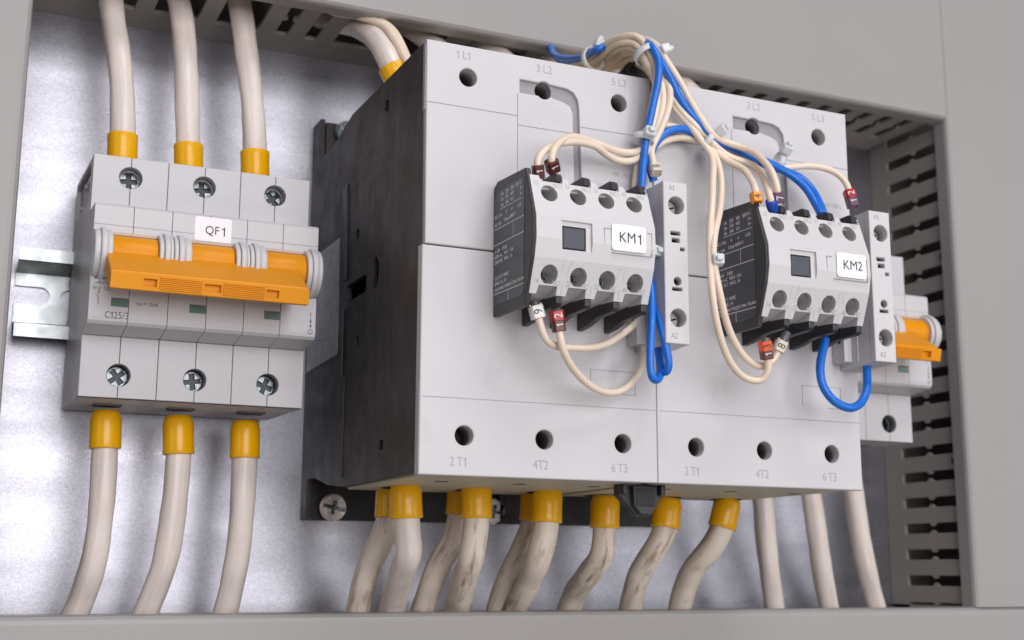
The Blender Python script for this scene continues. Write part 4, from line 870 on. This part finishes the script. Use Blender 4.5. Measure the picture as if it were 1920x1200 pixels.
# ================================================================ CONTROL WIRES
def marker(parent, pos, d, ln, wd, col, digit, ink, flip=1):
    """printed marker ring: faceted sleeve round the wire, its flat printed side facing the viewer"""
    d = Vector(d).normalized(); viewer = (Vector((-147, -549, -31))-Vector(pos)); viewer = Vector((viewer.x*0.35, viewer.y, viewer.z*0.35)).normalized()
    n = (viewer - d*viewer.dot(d)).normalized(); s_ = d.cross(n)
    P = lambda a, b_, c: tuple(Vector(pos)+d*a+s_*b_+n*c)
    h = wd/2; prof = [(-h, -h*0.75), (-h, h*0.45), (-h*0.72, h*0.85), (h*0.72, h*0.85), (h, h*0.45), (h, -h*0.75), (h*0.55, -h), (-h*0.55, -h)]
    k = len(prof); vs = [P(-ln/2, a, c) for a, c in prof] + [P(ln/2, a, c) for a, c in prof]
    b = MB(); b.add(vs, [tuple(range(k)), tuple(range(2*k-1, k-1, -1))] + [(i, i+k, (i+1) % k+k, (i+1) % k) for i in range(k)])
    for e in (-1, 1):                                             # little clip ears at the lower end
        b.add([P(ln/2-0.1, e*h*0.8-0.3, 0.3*h), P(ln/2-0.1, e*h*0.8+0.3, 0.3*h), P(ln/2+0.6, e*h*0.8+0.25, 0.3*h), P(ln/2+0.6, e*h*0.8-0.25, 0.3*h),
               P(ln/2-0.1, e*h*0.8-0.3, -0.3*h), P(ln/2-0.1, e*h*0.8+0.3, -0.3*h), P(ln/2+0.6, e*h*0.8+0.25, -0.3*h), P(ln/2+0.6, e*h*0.8-0.25, -0.3*h)],
              [(0,1,2,3), (7,6,5,4), (0,4,5,1), (1,5,6,2), (2,6,7,3), (3,7,4,0)])
    mo = b.build('marker_ring', M['mk_'+col], parent, bevel=0.25)
    if digit:
        b = MB()
        r_ = d if d.z > 0 else -d; u_ = n.cross(r_)
        mp_ = lambda u, v, w_: tuple(Vector(pos)+r_*u+u_*v+n*(h*0.85+0.04+w_))
        if digit == '1': b.one(0.25, 0, wd*0.56, mp_)
        else: b.text(digit, 0, 0, wd*0.66, mp_, 0.9)
        b.build('digit', M[ink], mo)
def wire(path, r, label, group, m='wire', ferr=None, marks=(), start_marks=()):
    pts = PATHS[path]
    t = thing('control_wire', label, 'wire', group, loc=pts[0])
    b = MB(); b.tube(pts, r, 14, wob=0.004); b.build('insulation', M[m], t)
    for (end, L_, R, mm) in (ferr or []):
        P = [Vector(p) for p in pts]
        a, c = (P[-2], P[-1]) if end else (P[1], P[0])
        dd = (c-a).normalized()
        b = MB(); b.lathe(c-dd*(3.5 if mm == 'blue_ferrule' and path == 'w_e' else 1.0), dd, [(0, R*0.9), (0.4, R), (L_-0.5, R), (L_, R*0.8)], 20); b.build('ferrule', M[mm], t)
    for (end, back, ln, wd, col, dg, ink, fl) in marks:
        P = [Vector(p) for p in pts]; 
        if not end: P = P[::-1]
        PP = curve_pts([tuple(p) for p in P])[::-1]
        acc = 0.0
        for a, c in zip(PP, PP[1:]):
            acc += (c-a).length
            if acc >= back: break
        d = (PP[0]-PP[3]).normalized() if back < 2 else (a-c).normalized()
        pos = a if back >= 0 else PP[0]+d*(-back)
        marker(t, pos, d, ln, wd, col, dg, ink, fl)
    return t
GW = 'cream control wires on the contactors'; GB = 'blue control wires'
wire('w_b', 1.28, 'cream wire ending in the larger maroon ring marked 1 on top of KM1', GW, marks=[(1, 1.5, 4.3, 4.4, 'maroon', '1', 'white_ink', 1)])
wire('w_c', 1.28, 'cream wire ending in the maroon ring at the top left corner of KM1', GW, marks=[(1, 0.5, 4.6, 3.8, 'maroon', '1', 'white_ink', 1)])
wire('w_a', 1.28, 'cream wire on the bundle crest, running down left of the blue wire behind KM1', GW)
wire('w_d', 1.28, 'cream wire dropping to the ivory ring marked 8 above the left A1 terminal', GW, marks=[(1, 0.5, 4.0, 4.2, 'ivory', '8', 'ink', 1)])
wire('w_e', 1.28, 'cream wire entering the short blue collar at the top of KM2', GW, ferr=[(1, 5, 2.1, 'blue_ferrule')])
wire('w_f', 1.28, 'outermost right cream wire of the bundle, ending in the violet ring marked 7', GW, marks=[(1, 1.0, 4.0, 4.3, 'violet', '7', 'white_ink', 1)])
wire('w_i', 1.28, 'cream wire ending in the orange ring at the left top corner of KM2', GW, marks=[(1, 0.5, 3.6, 4.0, 'orange', '4', 'ink', 1)])
wire('w_j', 1.28, 'cream wire arching right to the stacked red and violet rings beyond KM2', GW, ferr=[(1, 6, 1.5, 'tie')],
     marks=[(1, 0.2, 3.6, 4.2, 'red', '2', 'white_ink', 1), (1, -3.6, 3.4, 4.2, 'violet', '1', 'white_ink', 1)])
wire('w_g', 1.28, 'outer cream wire looping left of KM2 to the orange-red ring marked 3', GW, ferr=[(1, 7, 1.55, 'grey_ferrule')],
     marks=[(1, 0.5, 3.4, 4.2, 'brown', '1', 'white_ink', 1), (1, -3.0, 3.4, 4.4, 'redorange', '3', 'ink', 1)])
wire('w_h', 1.28, 'inner cream wire looping left of KM2 to the ivory ring marked 8', GW, ferr=[(1, 7, 1.55, 'grey_ferrule')],
     marks=[(1, 0.5, 4.2, 4.4, 'ivory', '8', 'ink', 1)])
wire('w_k', 1.28, 'cream wire sagging under KM1 from the white ring marked 9', GW, ferr=[(0, 5, 1.6, 'grey_ferrule')], marks=[(0, 1.0, 4.4, 4.6, 'white', '9', 'ink', 1)])
wire('w_l', 1.28, 'cream wire sagging lowest under KM1 from the stacked red and maroon rings', GW, ferr=[(0, 8, 1.55, 'grey_ferrule')],
     marks=[(0, 0.3, 3.6, 4.2, 'maroon', '1', 'white_ink', 1), (0, -3.4, 3.4, 4.5, 'red', '2', 'white_ink', 1)])
wire('b_1', 1.42, 'thick blue wire down the middle of the bundle, looping under the left A2 terminal', GB, 'blue', ferr=[(1, 5, 2.5, 'blue_ferrule')])
wire('b_4', 1.4, 'blue wire forming the right half of the double loop under the left A2 terminal', GB, 'blue', ferr=[(1, 5, 2.2, 'blue_ferrule')])
wire('b_2', 1.5, 'blue wire crossing straight down right from the bundle to the third top terminal of KM2', GB, 'blue')
wire('b_3', 1.5, 'blue wire arching from beside KM1 over to the third top terminal of KM2', GB, 'blue')
wire('b_5', 1.6, 'short blue wire looping from under KM2 up to its A2 terminal', GB, 'blue', ferr=[(1, 6, 2.6, 'blue_ferrule')])

# ---------------- cable ties
def tie(pos, axis, r, head, label, wide=2.4):
    """nylon strap ring round the bundle (axis = bundle direction) with its locking head and cut tail"""
    t = thing('cable_tie', label, 'cable tie', 'translucent cable ties', loc=pos)
    a = Vector(axis).normalized(); p = Vector(pos)
    b = MB(); b.lathe(p-a*wide/2, a, [(0, r), (wide, r), (wide, r+0.6), (0, r+0.6), (0, r)], 26, False, False, squash=(1.0, 0.85)); b.build('strap', M['tie'], t)
    h = p + Vector(head)
    n = Vector(head).normalized(); s_ = a.cross(n).normalized(); a2 = n.cross(s_)
    q = lambda i, j, k: tuple(h + a2*i + s_*j + n*k)
    b = MB(); vs = [q(i, j, k) for i in (-1.9, 1.9) for j in (-2.0, 2.0) for k in (-1.8, 1.8)]
    b.add(vs, [(0,1,3,2), (4,6,7,5), (0,4,5,1), (2,3,7,6), (0,2,6,4), (1,5,7,3)])
    vs = [q(i, j, k) for i in (-1.0, 1.0) for j in (-1.2, 1.2) for k in (1.6, 3.2)]
    b.add(vs, [(0,1,3,2), (4,6,7,5), (0,4,5,1), (2,3,7,6), (0,2,6,4), (1,5,7,3)])
    b.build('locking_head', M['tie'], t, bevel=0.6, seg=3)
tie((81.8, -157.5, 123.3), (0.15, 0, 1), 4.0, (-0.3, -4.6, 1.0), 'whitish tie gripping the blue and cream wires above the right corner of KM1')
tie((84.6, -155.5, 157.0), (0.35, -0.35, -0.85), 5.2, (7.4, -1.5, 2.5), 'whitish tie round the bundle just after its crest, head pointing right')
tie((77.6, -127, 164.5), (0.2, -0.9, 0.15), 5.2, (2.0, -1.0, 6.4), 'whitish tie on the bundle left of the crest, head pointing up')
tie((109.5, -157.5, 127.0), (0.75, -0.2, -0.6), 4.6, (2.8, -5.0, 2.6), 'whitish tie where the wires cross between the two contactors')
tie((140.8, -158, 123.0), (0.9, -0.1, -0.3), 3.4, (0.6, -4.0, 3.6), 'whitish tie left of the 5 L3 hole, above the KM2 block')
tie((98.6, -176.5, 75.0), (0, 0, 1), 2.6, (-0.9, -3.0, 0.2), 'whitish tie round the two cream wires left of the KM2 label')
tie((78.6, -165.5, 79.0), (0.0, 0, 1), 2.4, (0.9, -2.2, 0.0), 'whitish tie squeezed between KM1 and its A1 module')

# ---------------------------------------------------------------- render settings
scene.render.engine = 'CYCLES'
scene.cycles.max_bounces = 8
